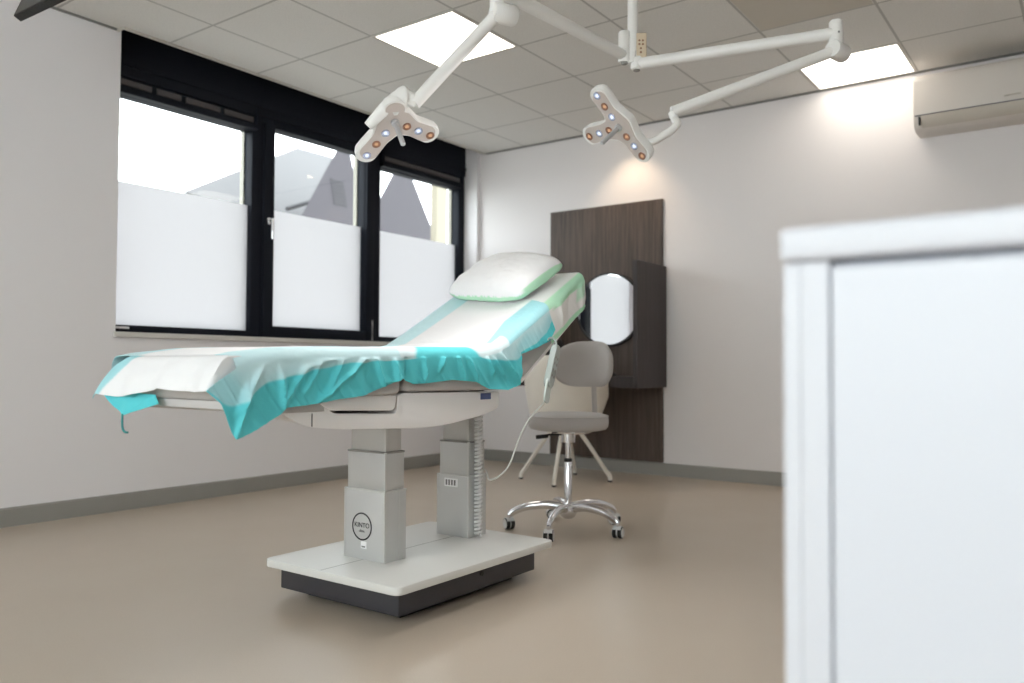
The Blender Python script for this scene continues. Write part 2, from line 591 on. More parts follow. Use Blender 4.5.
bm = B()   # dark fascia that closes the opening above all three windows
box(bm, XF - 0.06, XF + 0.012, OY0 - 0.1, OY1 - 0.001, 2.47, H + 0.15, 0.002)
box(bm, XF + 0.012, XF + 0.02, OY0 - 0.1, OY1 - 0.001, 2.52, 2.545, 0.002)
box(bm, XF + 0.012, XF + 0.0155, 3.385, 3.40, 2.545, H + 0.15)
struct('trim_4', bm, M['anthracite'])
bm = B(); box(bm, XF - 0.12, WX + 0.022, OY0 - 0.012, OY1 - 0.001, SZ - 0.03, SZ - 0.001, 0.003)
struct('trim_5', bm, M['sill'])

# windows in the wall behind the camera, which light the front of the cabinet
for k in range(4):
    xa, xb = lerp(FW[0], FW[1], k / 4), lerp(FW[0], FW[1], (k + 1) / 4)
    w = empty('window_%d' % (4 + k), (xa, FY, FW[2])); w['kind'] = 'structure'
    bm = B()
    for a, b, c, d in ((xa, xa + 0.05, FW[2], FW[3]), (xb - 0.05, xb, FW[2], FW[3]), (xa + 0.05, xb - 0.05, FW[2], FW[2] + 0.05), (xa + 0.05, xb - 0.05, FW[3] - 0.05, FW[3])):
        box(bm, a, b, FY - 0.12, FY - 0.05, c, d, 0.002)
    obj('window_frame', bm, M['anthracite'], w, 30)
    bm = B(); box(bm, xa + 0.045, xb - 0.045, FY - 0.088, FY - 0.082, FW[2] + 0.045, FW[3] - 0.045)
    obj('pane', bm, M['glass'], w, 0)

# handle of the opening sash
bm = B()
hy = 3.44
box(bm, XF + 0.022, XF + 0.030, hy - 0.014, hy + 0.014, 1.745, 1.79, 0.004)
tube(bm, [(XF + 0.028, hy, 1.77), (XF + 0.06, hy, 1.77)], 0.009, 12)
tube(bm, smooth_path([(XF + 0.058, hy, 1.778), (XF + 0.064, hy, 1.76), (XF + 0.064, hy, 1.70), (XF + 0.062, hy, 1.645)], 4), [0.011] * 9 + [0.011, 0.010, 0.009, 0.008], 12)
obj('handle', bm, M['chrome'], w2, 40, label='silver lever handle')
bm = B(); box(bm, XF + 0.022, XF + 0.03, 4.338 + 0.055, 4.338 + 0.066, SZ + 0.01, 1.15, 0.002)
obj('hinge', bm, M['chrome'], w2, 30, label='thin silver hinge cover')
bm = B(); box(bm, XF + 0.001, XF + 0.02, 2.36, 2.49, 1.006, 1.02, 0.002)
obj('bottom_stop', bm, M['chrome'], w1, 30, label='silver end stop')

# ------------------------------------------------------------------ outside
XO = -16.0
def slate_gable(name, label, yl, yr, ya, za, vent):
    r = empty(name, (XO - 1.5, (yl + yr) / 2, 0), label, 'building', 'slate gables across the street')
    zb = 4.45
    k = (za - zb) / (za - 4.6)
    L, Rr = ya + (yl - ya) * k, ya + (yr - ya) * k
    bm = B()
    f = [bm.verts.new((XO, L, zb)), bm.verts.new((XO, Rr, zb)), bm.verts.new((XO - 5, Rr * 21 / 16 - 1.2, zb)), bm.verts.new((XO - 5, L * 21 / 16 + 1.2, zb))]
    top = bm.verts.new((XO - 0.6, ya * 16.6 / 16, 0.8 + (za - 0.8) * 16.6 / 16))
    bm.faces.new(f[::-1])
    for i in range(4):
        bm.faces.new((f[i], f[(i + 1) % 4], top))
    obj('roof', bm, M['slate'], r, 0)
    bm = B(); box(bm, XO - 5, XO - 0.02, L + 0.15, Rr - 0.15, -0.5, zb - 0.001)
    obj('wall', bm, M['roof_light'], r, 0)
    if vent:
        bm = B()
        y0, y1, z0, z1 = vent
        zt_ = 0.8 + (za - 0.8) * 16.6 / 16
        def fx(z): return XO - 0.6 * (z - zb) / (zt_ - zb)
        n = 7
        for i in range(n):
            z = lerp(z0, z1, (i + 0.5) / n)
            box(bm, fx(z) - 0.02, fx(z) + 0.02, y0, y1, z - 0.026, z + 0.026)
        obj('louvre', bm, M['louvre'], r, 0, label='dark louvred vent')
    return r

slate_gable('slate_gable', 'dark slate gable with a louvred vent seen through the middle window', 13.227, 15.34, 14.61, 6.92, (14.33, 14.78, 4.98, 5.72))
slate_gable('slate_gable', 'dark slate gable without a vent seen through the right window', 15.362, 18.208, 16.767, 6.83, None)
r = empty('zinc_roof_building', (XO - 6, 12, 0), 'pale grey roof slope behind the vented slate gable', 'building')
bm = B()
k = 20.0 / 16.0
P0 = [(9.992, 4.55), (13.62, 6.43), (14.75, 6.43), (14.75, 4.3), (12.55, 4.3)]
P0 = [(y * k, 0.8 + (z - 0.8) * k) for y, z in P0]
lo = [bm.verts.new((-20 - (0.0 if i in (0, 3, 4) else 0.9), y, z)) for i, (y, z) in enumerate(P0)]
hi = [bm.verts.new((-22, y * 1.1 + (0.5 if i in (0, 1) else 0), z * 1.1 - 0.7)) for i, (y, z) in enumerate(P0)]
bm.faces.new(lo); bm.faces.new(hi[::-1])
for i in range(5): bm.faces.new((lo[i], lo[(i + 1) % 5], hi[(i + 1) % 5], hi[i]))
obj('roof', bm, M['roof_light'], r, 0)
bm = B()
box(bm, -23.8, -20.2, 12.9, 18.4, -0.5, 4.9)
obj('wall', bm, M['roof_light'], r, 0)
bm = B()
tube(bm, [(-19.7, 15.68, 5.50), (-19.7, 16.75, 5.93)], 0.06, 8)
obj('gutter', bm, M['louvre'], r, 40)
bm = B(); box(bm, -6.09, -6.0, 6.835, 7.02, -0.5, 4.2, 0.01)
tag(obj('cream_pillar', bm, M['cream_render'], None, 0), 'cream rendered pillar just outside the right-hand window', 'pillar')
bm = B(); box(bm, -60, -4.9, -40, 60, -0.8, -0.5)
g = obj('ground', bm, M['ground'], None, 0); g['kind'] = 'structure'

# ------------------------------------------------------------------ lights in the ceiling
def ceiling_light(i, j, label, ymax=None):
    x0, y0 = TX + TILE * i, TY + TILE * j
    x1, y1 = x0 + TILE, y0 + TILE
    if ymax: y1 = ymax
    r = empty('ceiling_light', ((x0 + x1) / 2, (y0 + y1) / 2, H), label, 'ceiling light', None)
    bm = B()
    f = 0.018
    for a, b, c, d in ((x0, x1, y0, y0 + f), (x0, x1, y1 - f, y1), (x0, x0 + f, y0 + f, y1 - f), (x1 - f, x1, y0 + f, y1 - f)):
        box(bm, a, b, c, d, H - 0.004, H - 0.0003)
    obj('frame', bm, M['trim_white'], r, 0)
    bm = B(); box(bm, x0 + f, x1 - f, y0 + f, y1 - f, H - 0.003, H - 0.0004)
    obj('diffuser', bm, M['panel_light'], r, 0, label='glowing white diffuser')
    return r
ceiling_light(1, 1, 'square lit ceiling panel above the left arm of the surgical light')
ceiling_light(4, 4, 'lit ceiling panel cut off by the back wall beside the air conditioner', BY - 0.022)
bm = B(); box(bm, TX + TILE * 4 + 0.012, TX + TILE * 5 - 0.012, TY + TILE * 2 + 0.012, TY + TILE * 3 - 0.012, H - 0.003, H - 0.0004)
tag(obj('ceiling_tile', bm, M['dark_tile'], None, 0), 'darker square ceiling tile above the right arm of the surgical light', 'ceiling tile')

# recessed spot close to the back wall, over the wood panel
r = empty('recessed_downlight', (-2.885, 5.26, H), 'small recessed spotlight close to the back wall above the wood panel', 'downlight')
bm = B(); lathe(bm, [(0.046, -0.004), (0.046, -0.0005), (0.030, -0.0005), (0.030, -0.004)], (-2.885, 5.26, H), n=28, closed_ends=False)
bm.faces.ensure_lookup_table()
obj('ring', bm, M['trim_white'], r)
bm = B(); lathe(bm, [(0.029, -0.003), (0.029, -0.001)], (-2.885, 5.26, H), n=24)
obj('lamp', bm, M['downlight'], r)
ld = bpy.data.lights.new('downlight_beam', 'SPOT')
ld.energy = 6.5; ld.color = (1.0, 0.74, 0.5); ld.spot_size = math.radians(88); ld.spot_blend = 0.7; ld.shadow_soft_size = 0.025
lo_ = bpy.data.objects.new('downlight_beam', ld); COL.objects.link(lo_); lo_.parent = r
lo_.location = (0, 0.02, -0.01); lo_.rotation_euler = (math.radians(12), 0, 0)

# ------------------------------------------------------------------ air conditioner
r = empty('air_conditioner', (-0.50, BY, 2.4), 'white wall air conditioner high on the back wall at the right edge', 'air conditioner')
ax0, ax1 = -0.905, -0.06
bm = B()
prof = round_poly([(BY - 0.0005, 2.235), (BY - 0.15, 2.232), (BY - 0.205, 2.262), (BY - 0.225, 2.55), (BY - 0.17, 2.575), (BY - 0.0005, 2.575)], [0, .03, .03, .03, .02, 0], 4)
prism(bm, prof, ax0, ax1, 'x', 0.012, 3)
obj('body', bm, M['ac'], r, 40)
bm = B()
# front flap below the seam
fl = [(BY - 0.2275, 2.315), (BY - 0.2170, 2.268), (BY - 0.190, 2.248), (BY - 0.182, 2.256), (BY - 0.205, 2.274), (BY - 0.215, 2.315)]
prism(bm, fl, ax0 + 0.045, ax1 - 0.045, 'x', 0.002, 2)
obj('flap', bm, M['ac_flap'], r, 40)
bm = B(); box(bm, ax0 + 0.012, ax1 - 0.012, BY - 0.227, BY - 0.20, 2.318, 2.3215)
obj('seam', bm, M['gap'], r, 0)
bm = B(); prism(bm, [(BY - 0.228, 2.308), (BY - 0.2235, 2.262), (BY - 0.205, 2.262), (BY - 0.205, 2.308)], ax0 + 0.032, ax0 + 0.040, 'x')
obj('indicator', bm, M['black'], r, 0, label='thin black indicator slot')
bm = B(); box(bm, -0.43, -0.35, BY - 0.2275, BY - 0.22, 2.352, 2.358)
obj('maker_mark', bm, M['ac_flap'], r, 0)

# ------------------------------------------------------------------ make-up station on the back wall
r = empty('make_up_station', (-3.15, BY, 0.1), 'tall dark wood wall panel with a shelf box on the back wall', 'wall panel')
bm = B(); box(bm, -3.640, -2.645, BY - 0.022, BY - 0.0005, 0.098, 2.062, 0.0015)
obj('back_panel', bm, M['wood'], r, 0)
bm = B(); box(bm, -2.637, -2.610, 5.085, BY - 0.023, 0.655, 1.550, 0.0015)
box(bm, -2.6449, -2.637, 5.085, BY - 0.0225, 0.655, 1.550)
obj('side_panel', bm, M['wood_side'], r, 0)
bm = B(); box(bm, -3.665, -3.637, 5.085, BY - 0.0005, 0.655, 1.550, 0.0015)
obj('side_panel', bm, M['wood_side'], r, 0)
bm = B(); box(bm, -3.636, -2.6455, 5.10, BY - 0.0225, 0.657, 0.735, 0.0015)
obj('shelf', bm, M['wood_side'], r, 0)
# round mirror
mc = (-3.085, BY - 0.022, 1.247)
t = empty('mirror', mc, 'round black-rimmed mirror on the dark wood panel reflecting the window', 'mirror')
bm = B(); lathe(bm, [(0.262, 0.001), (0.285, 0.001), (0.285, 0.036), (0.272, 0.036), (0.272, 0.030), (0.262, 0.030)], mc, (0, -1, 0), 64, closed_ends=False)
obj('rim', bm, M['mirror_rim'], t, 40)
bm = B(); lathe(bm, [(0.2715, 0.002), (0.2715, 0.031)], mc, (0, -1, 0), 64)
obj('glass', bm, M['mirror'], t, 40)
# dark bag on the shelf
bm = B()
for i, (sx, sy, sz) in enumerate(((1, 1, 1),)):
    bmesh.ops.create_icosphere(bm, subdivisions=4, radius=1.0)
for v in bm.verts:
    n3 = noise.noise(v.co * 1.8) * 0.12
    p = v.co * (1 + n3)
    q = V((math.copysign(abs(p.x) ** 0.75, p.x) * 0.11, math.copysign(abs(p.y) ** 0.8, p.y) * 0.08, math.copysign(abs(p.z) ** 0.7, p.z) * 0.18))
    if q.z < -0.14: q.z = -0.14
    v.co = q * 0.9 + V((-3.43, 5.28, 0.862))
bag = empty('black_bag', (-3.36, 5.28, 0.736), 'soft black bag on the wood shelf, half hidden behind the bed head', 'bag')
obj('body', bm, M['black'], bag, 60)
bm = B(); tube(bm, smooth_path([(-3.44, 5.215, 0.96), (-3.44, 5.19, 0.88), (-3.385, 5.185, 0.84), (-3.33, 5.19, 0.88), (-3.33, 5.215, 0.96)], 5), 0.008, 10)
obj('strap', bm, M['rubber'], bag, 60)
bm = B(); lathe(bm, [(0.06, 0.0), (0.063, 0.006), (0.05, 0.024), (0.02, 0.034), (0.0, 0.036)], (-2.96, 5.30, 0.7355), n=28)
tag(obj('small_pouch', bm, M['black']), 'small flat black pouch on the shelf beneath the round mirror', 'pouch')

# ------------------------------------------------------------------ foreground cabinet
CY = 0.83
r = empty('cabinet', (0.12, CY + 0.25, 0), 'large white cabinet out of focus at the right foreground', 'cabinet')
bm = B()
box(bm, -0.262, -0.244, CY, CY + 0.5, 0.0, 0.906, 0.002)
box(bm, -0.244, 0.62, CY + 0.02, CY + 0.5, 0.0, 0.906)
box(bm, -0.244, -0.217, CY, CY + 0.02, 0.0, 0.906, 0.001)
obj('carcass', bm, M['cabinet'], r, 0)
bm = B(); box(bm, -0.213, 0.62, CY - 0.006, CY + 0.0195, 0.05, 0.899, 0.002)
obj('door', bm, M['cabinet_door'], r, 0)
bm = B(); box(bm, -0.2625, 0.64, CY - 0.012, CY + 0.515, 0.907, 0.9405, 0.006, 3)
tag(obj('cabinet_worktop', bm, M['cabinet'], None, 30), 'white worktop slab with rounded edge on the foreground cabinet', 'worktop')

# ------------------------------------------------------------------ dark monitor at the top left
r = empty('ceiling_monitor', (-3.45, 1.45, H), 'dark slim tilted monitor under the ceiling at the top left corner', 'monitor')
tip = V((-3.719, 1.516, 2.272))
e1 = V((0.2678, 0.0446, 0.0303)).normalized()
e2 = V((-0.2088, 0.4859, 1.1355))
e2 = (e2 - e1 * e2.dot(e1)).normalized()
e3 = e1.cross(e2).normalized()
if e3.dot(tip - V((0, 0, 0.8))) > 0: e3 = -e3          # towards the room
bm = B()
pts = round_poly([(0, 0), (0.52, 0), (0.52, 0.30), (0, 0.30)], 0.018, 5)
lo = [bm.verts.new(tip + e1 * a + e2 * b - e3 * 0.03) for a, b in pts]
hi = [bm.verts.new(tip + e1 * a + e2 * b) for a, b in pts]
bm.faces.new(lo); bm.faces.new(hi[::-1])
for i in range(len(pts)):
    bm.faces.new((lo[i], lo[(i + 1) % len(pts)], hi[(i + 1) % len(pts)], hi[i]))
obj('housing', bm, M['monitor'], r, 30)
bm = B()
p2 = round_poly([(0.012, 0.012), (0.508, 0.012), (0.508, 0.288), (0.012, 0.288)], 0.01, 4)
lo = [bm.verts.new(tip + e1 * a + e2 * b) for a, b in p2]
hi = [bm.verts.new(tip + e1 * a + e2 * b + e3 * 0.002) for a, b in p2]
bm.faces.new(lo); bm.faces.new(hi[::-1])
for i in range(len(p2)):
    bm.faces.new((lo[i], lo[(i + 1) % len(p2)], hi[(i + 1) % len(p2)], hi[i]))
obj('face_panel', bm, M['monitor_back'], r, 30)
bm = B()
c0 = tip + e1 * 0.26 + e2 * 0.2 - e3 * 0.015
tube(bm, [c0, V((c0.x, c0.y, H - 0.004))], 0.018, 12)
lathe(bm, [(0.06, -0.012), (0.06, -0.001)], (c0.x, c0.y, H - 0.0005), n=24)
obj('ceiling_mount', bm, M['monitor'], r, 40)

# ------------------------------------------------------------------ treatment bed
XN, XFAR = -1.739, -2.290       # near and far side of the upholstery
ZTOP = [(1.152, 0.800), (1.205, 0.817), (1.257, 0.827), (1.383, 0.834), (1.676, 0.842), (1.969, 0.848), (2.221, 0.853), (2.305, 0.870), (2.409, 0.922), (2.567, 1.008), (2.891, 1.186)]
def ztop(y): return interp(y, ZTOP)

bed = empty('treatment_bed', (-1.98, 2.17, 0), 'white electric treatment bed on two grey telescopic columns, raised head end', 'treatment bed')
bm = B(); box(bm, -2.262, -1.822, 1.915, 2.520, 0.0, 0.045); obj('skid', bm, M['black'], bed, 0)
bm = B(); box(bm, -2.322, -1.760, 1.843, 2.583, 0.030, 0.114, 0.004); obj('plinth', bm, M['plinth'], bed, 30)
bm = B(); lathe(bm, [(0.009, 0), (0.009, 0.003), (0.006, 0.003)], (-1.760, 2.255, 0.082), (1, 0, 0), 20); obj('socket', bm, M['black'], bed, 30)
bm = B()
prism(bm, round_poly([(-2.340, 1.782), (-1.706, 1.782), (-1.706, 2.640), (-2.340, 2.640)], 0.035, 6), 0.114, 0.140, 'z', 0.003, 2)
obj('base_plate', bm, M['plate_white'], bed, 40)
bm = B(); box(bm, -2.058, -2.055, 1.79, 2.66, 0.1402, 0.1406); obj('plate_seam', bm, M['skirting'], bed, 0)

def column(y0, y1, xl, xr):
    """three telescopic sections, each with lighter corner strips"""
    secs = [(0.140, 0.379, 0.0), (0.379, 0.510, 0.008), (0.510, 0.66, 0.018)]
    c = None
    for k, (z0, z1, ins) in enumerate(secs):
        bm = B()
        box(bm, xl + ins, xr - ins * 0.5, y0 + ins * 0.6, y1 - ins, z0, z1, 0.003)
        nm = 'column' if k == 0 else 'column_section'
        o = obj(nm, bm, M['alu'], c if c else bed, 30)
        if c is None: c = o
        bm = B()
        box(bm, xr - ins * 0.5 - 0.006, xr - ins * 0.5 + 0.0012, y0 + ins * 0.6 - 0.0012, y0 + ins * 0.6 + 0.006, z0 + 0.001, z1 - 0.001)
        if k == 0:
            b2 = B(); box(b2, xr - 0.004, xr + 0.0012, y0 + 0.066, y0 + 0.069, z0 + 0.001, z1 - 0.001)
            obj('corner_strip', b2, M['alu_edge'], c, 0)
            b2 = B(); box(b2, xl - 0.0012, xl + 0.005, y0 - 0.0012, y0 + 0.005, z0 + 0.001, z1 - 0.001)
            obj('corner_strip', b2, M['alu_edge'], c, 0)
        obj('corner_strip', bm, M['alu_edge'], c, 0)
        if k < 2:
            bm = B()
            box(bm, xl + ins - 0.001, xr - ins * 0.5 + 0.001, y0 + ins * 0.6 - 0.001, y1 - ins + 0.001, z1 - 0.006, z1 + 0.0005, 0.001)
            obj('collar', bm, M['alu_edge'] if k == 0 else M['skirting'], c, 0)
    return c

c1 = column(1.974, 2.078, -2.147, -1.952)
# round emblem with lettering on the front of the near column
ec = V((-2.060, 1.9735, 0.252))
bm = B(); lathe(bm, [(0.0425, 0.0), (0.0475, 0.0), (0.0475, 0.0008), (0.0425, 0.0008)], ec, (0, -1, 0), 56, closed_ends=False)
obj('emblem', bm, M['ink'], c1, 0, label='round dark emblem ring with lettering')
text_obj('lettering', 'KINTO', 0.0235, (ec.x, 1.9728, ec.z + 0.004), (PI / 2, 0, 0), M['ink'], c1)
text_obj('lettering', 'clinic', 0.0145, (ec.x, 1.9728, ec.z - 0.015), (PI / 2, 0, 0), M['ink_grey'], c1)
bm = B(); box(bm, -2.064, -2.037, 1.9728, 1.9738, 0.178, 0.202); obj('sticker', bm, M['white_sticker'], c1, 0)
bm = B(); box(bm, -2.060, -2.043, 1.9722, 1.9729, 0.182, 0.187); obj('print', bm, M['ink_grey'], c1, 0)

c2 = column(2.456, 2.568, -2.141, -1.983)
bm = B(); box(bm, -2.104, -2.036, 2.4548, 2.4565, 0.331, 0.364, 0.001); obj('sticker', bm, M['white_sticker'], c2, 0, label='white rating sticker')
bm = B()
for i in range(4): box(bm, -2.097 + i * 0.014, -2.089 + i * 0.014, 2.4542, 2.4549, 0.337, 0.358)
obj('print', bm, M['ink_grey'], c2, 0)
bm = B()   # spiral cable hanging along the rear column
pts = []
turns, z0, z1 = 34, 0.148, 0.645
for i in range(turns * 12 + 1):
    a = i / 12 * 2 * PI
    pts.append((-1.966 + 0.0115 * math.cos(a), 2.496 + 0.0135 * math.sin(a), lerp(z0, z1, i / (turns * 12))))
tube(bm, pts, 0.0050, 6)
obj('spiral_cable', bm, M['spiral'], bed, 60, label='light grey spiral cable')

# moulded under-shell
bm = B()
out = round_poly([(1.378, 0.685), (1.399, 0.666), (1.467, 0.634), (1.603, 0.620), (1.917, 0.605), (2.064, 0.609), (2.263, 0.634), (2.341, 0.655), (2.341, 0.712), (1.849, 0.718), (1.823, 0.712), (1.818, 0.655), (1.571, 0.666), (1.529, 0.685)], [0.01, 0.02, 0.03, 0.03, 0.03, 0.05, 0.03, 0.02, 0.012, 0.01, 0.02, 0.012, 0.01, 0.01], 4)
prism(bm, out, XFAR + 0.012, XN - 0.012, 'x', 0.014, 3)
for v in bm.verts:      # the far flank of the shell starts further back
    if v.co.y < 1.79:
        k = (XN - 0.012 - v.co.x) / (XN - XFAR - 0.024)
        v.co.y = lerp(v.co.y, 1.79 - (1.79 - v.co.y) * 0.08, k)
obj('under_shell', bm, M['shell'], bed, 40)
bm = B(); box(bm, XN - 0.013, XN - 0.0105, 1.4855, 1.488, 0.634, 0.670); obj('shell_joint', bm, M['ink'], bed, 0)
for xa, xb in ((XN - 0.035, XN - 0.007), (XFAR + 0.007, XFAR + 0.035)):   # side flaps of the leg section
    bm = B()
    out = round_poly([(1.509, 0.695), (1.545, 0.676), (1.804, 0.665), (1.812, 0.712), (1.509, 0.712)], [0.008, 0.01, 0.02, 0.004, 0.004], 5)
    prism(bm, out, xa, xb, 'x', 0.006, 3)
    obj('leg_flap', bm, M['shell'], bed, 40)
bm = B()   # frame plate under the leg section
prism(bm, [(1.212, 0.712), (1.212, 0.692), (1.225, 0.686), (1.40, 0.674), (1.53, 0.674), (1.53, 0.708), (1.40, 0.702), (1.30, 0.706)], XFAR + 0.075, XN - 0.008, 'x', 0.006, 3)
obj('leg_frame', bm, M['cushion'], bed, 40)
bm = B(); box(bm, XN - 0.012, XN - 0.0095, 2.231, 2.289, 0.686, 0.708, 0.001); obj('blue_tag', bm, M['blue'], bed, 0, label='small blue tag')

def cushion(name, outline, r, x0=XFAR):
    bm = B()
    prism(bm, round_poly(outline, r, 5), x0, XN, 'x', 0.022, 4)
    return obj(name, bm, M['cushion'], bed, 50)
cushion('leg_cushion', [(1.205, 0.712), (1.40, 0.703), (1.825, 0.714), (1.825, 0.850), (1.676, 0.845), (1.383, 0.832), (1.257, 0.821), (1.195, 0.803)], [0.02, 0.05, 0.02, 0.03, 0.1, 0.1, 0.03, 0.03], XFAR + 0.045)
cushion('seat_cushion', [(1.844, 0.722), (2.370, 0.718), (2.370, 0.800), (2.294, 0.855), (1.844, 0.852)], [0.02, 0.03, 0.03, 0.05, 0.03])
cushion('back_cushion', [(2.386, 0.795), (2.472, 0.760), (2.933, 1.076), (2.907, 1.194), (2.567, 1.006), (2.318, 0.869)], [0.01, 0.03, 0.03, 0.04, 0.1, 0.01])
bm = B()
prism(bm, [(2.457, 0.750), (2.474, 0.741), (2.933, 1.055), (2.923, 1.067)], XFAR + 0.03, XN - 0.006, 'x', 0.003, 2)
obj('back_plate', bm, M['shell'], bed, 30)
for hx in (-1.88, -2.16):
    bm = B()
    tube(bm, [(hx, 2.32, 0.69), (hx, 2.50, 0.765)], 0.016, 12)
    obj('hinge_arm', bm, M['rubber'], bed, 40)
bm = B(); box(bm, -2.17, -1.87, 2.30, 2.40, 0.665, 0.70, 0.004)
obj('back_hinge', bm, M['rubber'], bed, 40)

# ------------------------------------------------------------------ drapes
WHITE = rgb(246, 245, 246)[:3]
PALE = rgb(172, 226, 233)[:3]
PALER = rgb(206, 237, 242)[:3]
TEAL = rgb(98, 214, 222)[:3]
MINT = rgb(190, 236, 205)[:3]
CREAMY = rgb(244, 243, 240)[:3]
def mixc(a, b, t): return tuple(lerp(x, y, t) for x, y in zip(a, b))

def sheet(name, knots, folds, color, lift, label, cat, nu=260, far_drop=0.10, ns=34, amp=0.0035, xend=XFAR, rip=0.0, mat=None, foot=None, flush=False, nx=40, up=0.0):
    """cloth over the bed: knots = (y at the top edge, y at the hem, z of the hem) along the near side.
    rows run from the near hem up the side, over the rounded edge, across the top and down the far side"""
    xn = XN + lift
    r = 0.035
    kn = []
    L = [0.0]
    for a, b in zip(knots, knots[1:]):
        L.append(L[-1] + math.hypot(b[1] - a[1], b[2] - a[2]) * 0.6 + abs(b[0] - a[0]) * 0.8 + 1e-4)
    ktab = [[(l, k[c]) for l, k in zip(L, knots)] for c in range(3)]
    nt = 12
    grid, cols = [], []
    for i in range(nu + 1):
        u = L[-1] * i / nu
        yt, yh, zh = (interp(u, t) for t in ktab)
        zt = ztop(yt) + (lerp(min(lift, 0.0065), lift, sstep(0.02, 0.14, u / L[-1])) if flush else lift)
        row, crow = [], []
        # side
        for j in range(ns + 1):
            t = j / ns
            y = lerp(yh, yt, t)
            zedge = zt - r
            z = lerp(zh, zedge, t)
            out = 0.0
            for (a, b, c, d, w, hh) in folds:
                px, pz = y - a, z - b
                dx, dz = c - a, d - b
                l2 = dx * dx + dz * dz
                s_ = (px * dx + pz * dz) / l2
                if s_ < -0.35 or s_ > 1.35: continue
                env = sstep(-0.35, 0.25, s_) * (1 - sstep(0.75, 1.35, s_))
                ds = (px * dz - pz * dx) / math.sqrt(l2)
                ds += 0.004 * noise.noise(V((y * 30, z * 30, 11)))
                ww = w * (0.7 if ds > 0 else 1.5)
                out += hh * env * math.exp(-abs(ds / ww) ** 1.35)
            rn = 1 - abs(noise.noise(V((y * 30 + z * 22, z * 7, 17 + lift * 100)))) * 2.4
            out += amp * 0.9 * max(0, rn) ** 2 * (1.1 - t)
            nv = noise.noise(V((y * 9, z * 9, lift * 300))) + 0.5 * noise.noise(V((y * 24, z * 18, 3 + lift * 200)))
            out += amp * (nv + 0.6) * (1.15 - 0.5 * t)
            out += rip * (0.5 + 0.5 * math.sin(y * 105 + 4 * noise.noise(V((y * 6, 1.3, 0))))) * (1 - t) ** 1.2
            below = max(0.0, 0.735 - z)
            out += below * 0.10 + 0.002
            row.append(V((xn + out, y, z)))
            crow.append(color(u / L[-1], y, z, 'side', t, 0.0))
        # rounded edge
        for j in range(1, nt + 1):
            a = PI / 2 * j / nt
            nv = noise.noise(V((yt * 9, zt * 9, lift * 300)))
            o2 = (amp * (nv + 0.6) * 0.6 + 0.002) * (1 - j / nt)
            row.append(V((xn - r + r * math.cos(a) + o2, yt, zt - r + r * math.sin(a))))
            crow.append(color(u / L[-1], yt, zt, 'edge', j / nt, 0.0))
        # across the top
        for j in range(1, nx + 1):
            x = lerp(xn - r, xend - lift + r, j / nx)
            w = (sstep(0.0, 0.12, u / L[-1]) if flush else 1) * amp * 0.7 * (noise.noise(V((x * 7, yt * 7, 5))) + 0.45) * min(1, j / 3, (nx - j) / 3 + 0.2)
            y2 = yt + (up * sstep(0.86, 1.0, u / L[-1]) * ((xn - r) - x))
            row.append(V((x, y2, zt + ztop(y2) - ztop(yt) + max(w, -0.001))))
            crow.append(color(u / L[-1], y2, zt, 'top', 0, (xn - r) - x))
        # far edge and far side
        xf = xend - lift
        for j in range(1, 9):
            a = PI / 2 * j / 8
            row.append(V((xf + r - r * math.sin(a), y2, zt + ztop(y2) - ztop(yt) - r + r * math.cos(a))))
            crow.append(color(u / L[-1], yt, zt, 'far', 0, j / 8))
        for j in range(1, 9):
            w = 0.004 * noise.noise(V((yt * 14, j * 0.3, 9))) + 0.003
            row.append(V((xf - w, y2, zt + ztop(y2) - ztop(yt) - r - far_drop * j / 8)))
            crow.append(color(u / L[-1], yt, zt, 'far', 0, 1 + j / 8))
        grid.append(row); cols.append(crow)
    if foot:   # the end of the sheet drops over the foot of the bed
        g2, c2_ = [], []
        row0 = grid[0]
        zmin, yo, n2 = foot
        for k in range(n2, 0, -1):
            t = k / n2
            rr, cc = [], []
            for j, p in enumerate(row0):
                zt0 = p.z
                z = lerp(zt0, min(zt0, zmin + 0.012 * math.sin(j * 0.21)), t)
                rr.append(V((p.x, p.y - yo * (0.35 * math.sin(PI / 2 * min(1, t * 3)) + 0.65 * t), z)))
                cc.append(color(-t, p.y, z, 'foot', t, 0.0))
            g2.append(rr); c2_.append(cc)
        grid = g2 + grid; cols = c2_ + cols
    bm = B()
    lay = bm.verts.layers.float_color.new('pigment')
    vg = []
    for row, crow in zip(grid, cols):
        vr = []
        for p, c in zip(row, crow):
            v = bm.verts.new(p)
            v[lay] = (c[0], c[1], c[2], 1.0)
            vr.append(v)
        vg.append(vr)
    for i in range(len(vg) - 1):
        for j in range(len(vg[0]) - 1):
            bm.faces.new((vg[i][j], vg[i][j + 1], vg[i + 1][j + 1], vg[i + 1][j]))
    o = obj(name, bm, mat or M['drape'], None, 75)
    sm = o.modifiers.new('thickness', 'SOLIDIFY'); sm.thickness = 0.0012; sm.offset = 0
    tag(o, label, cat)
    return o

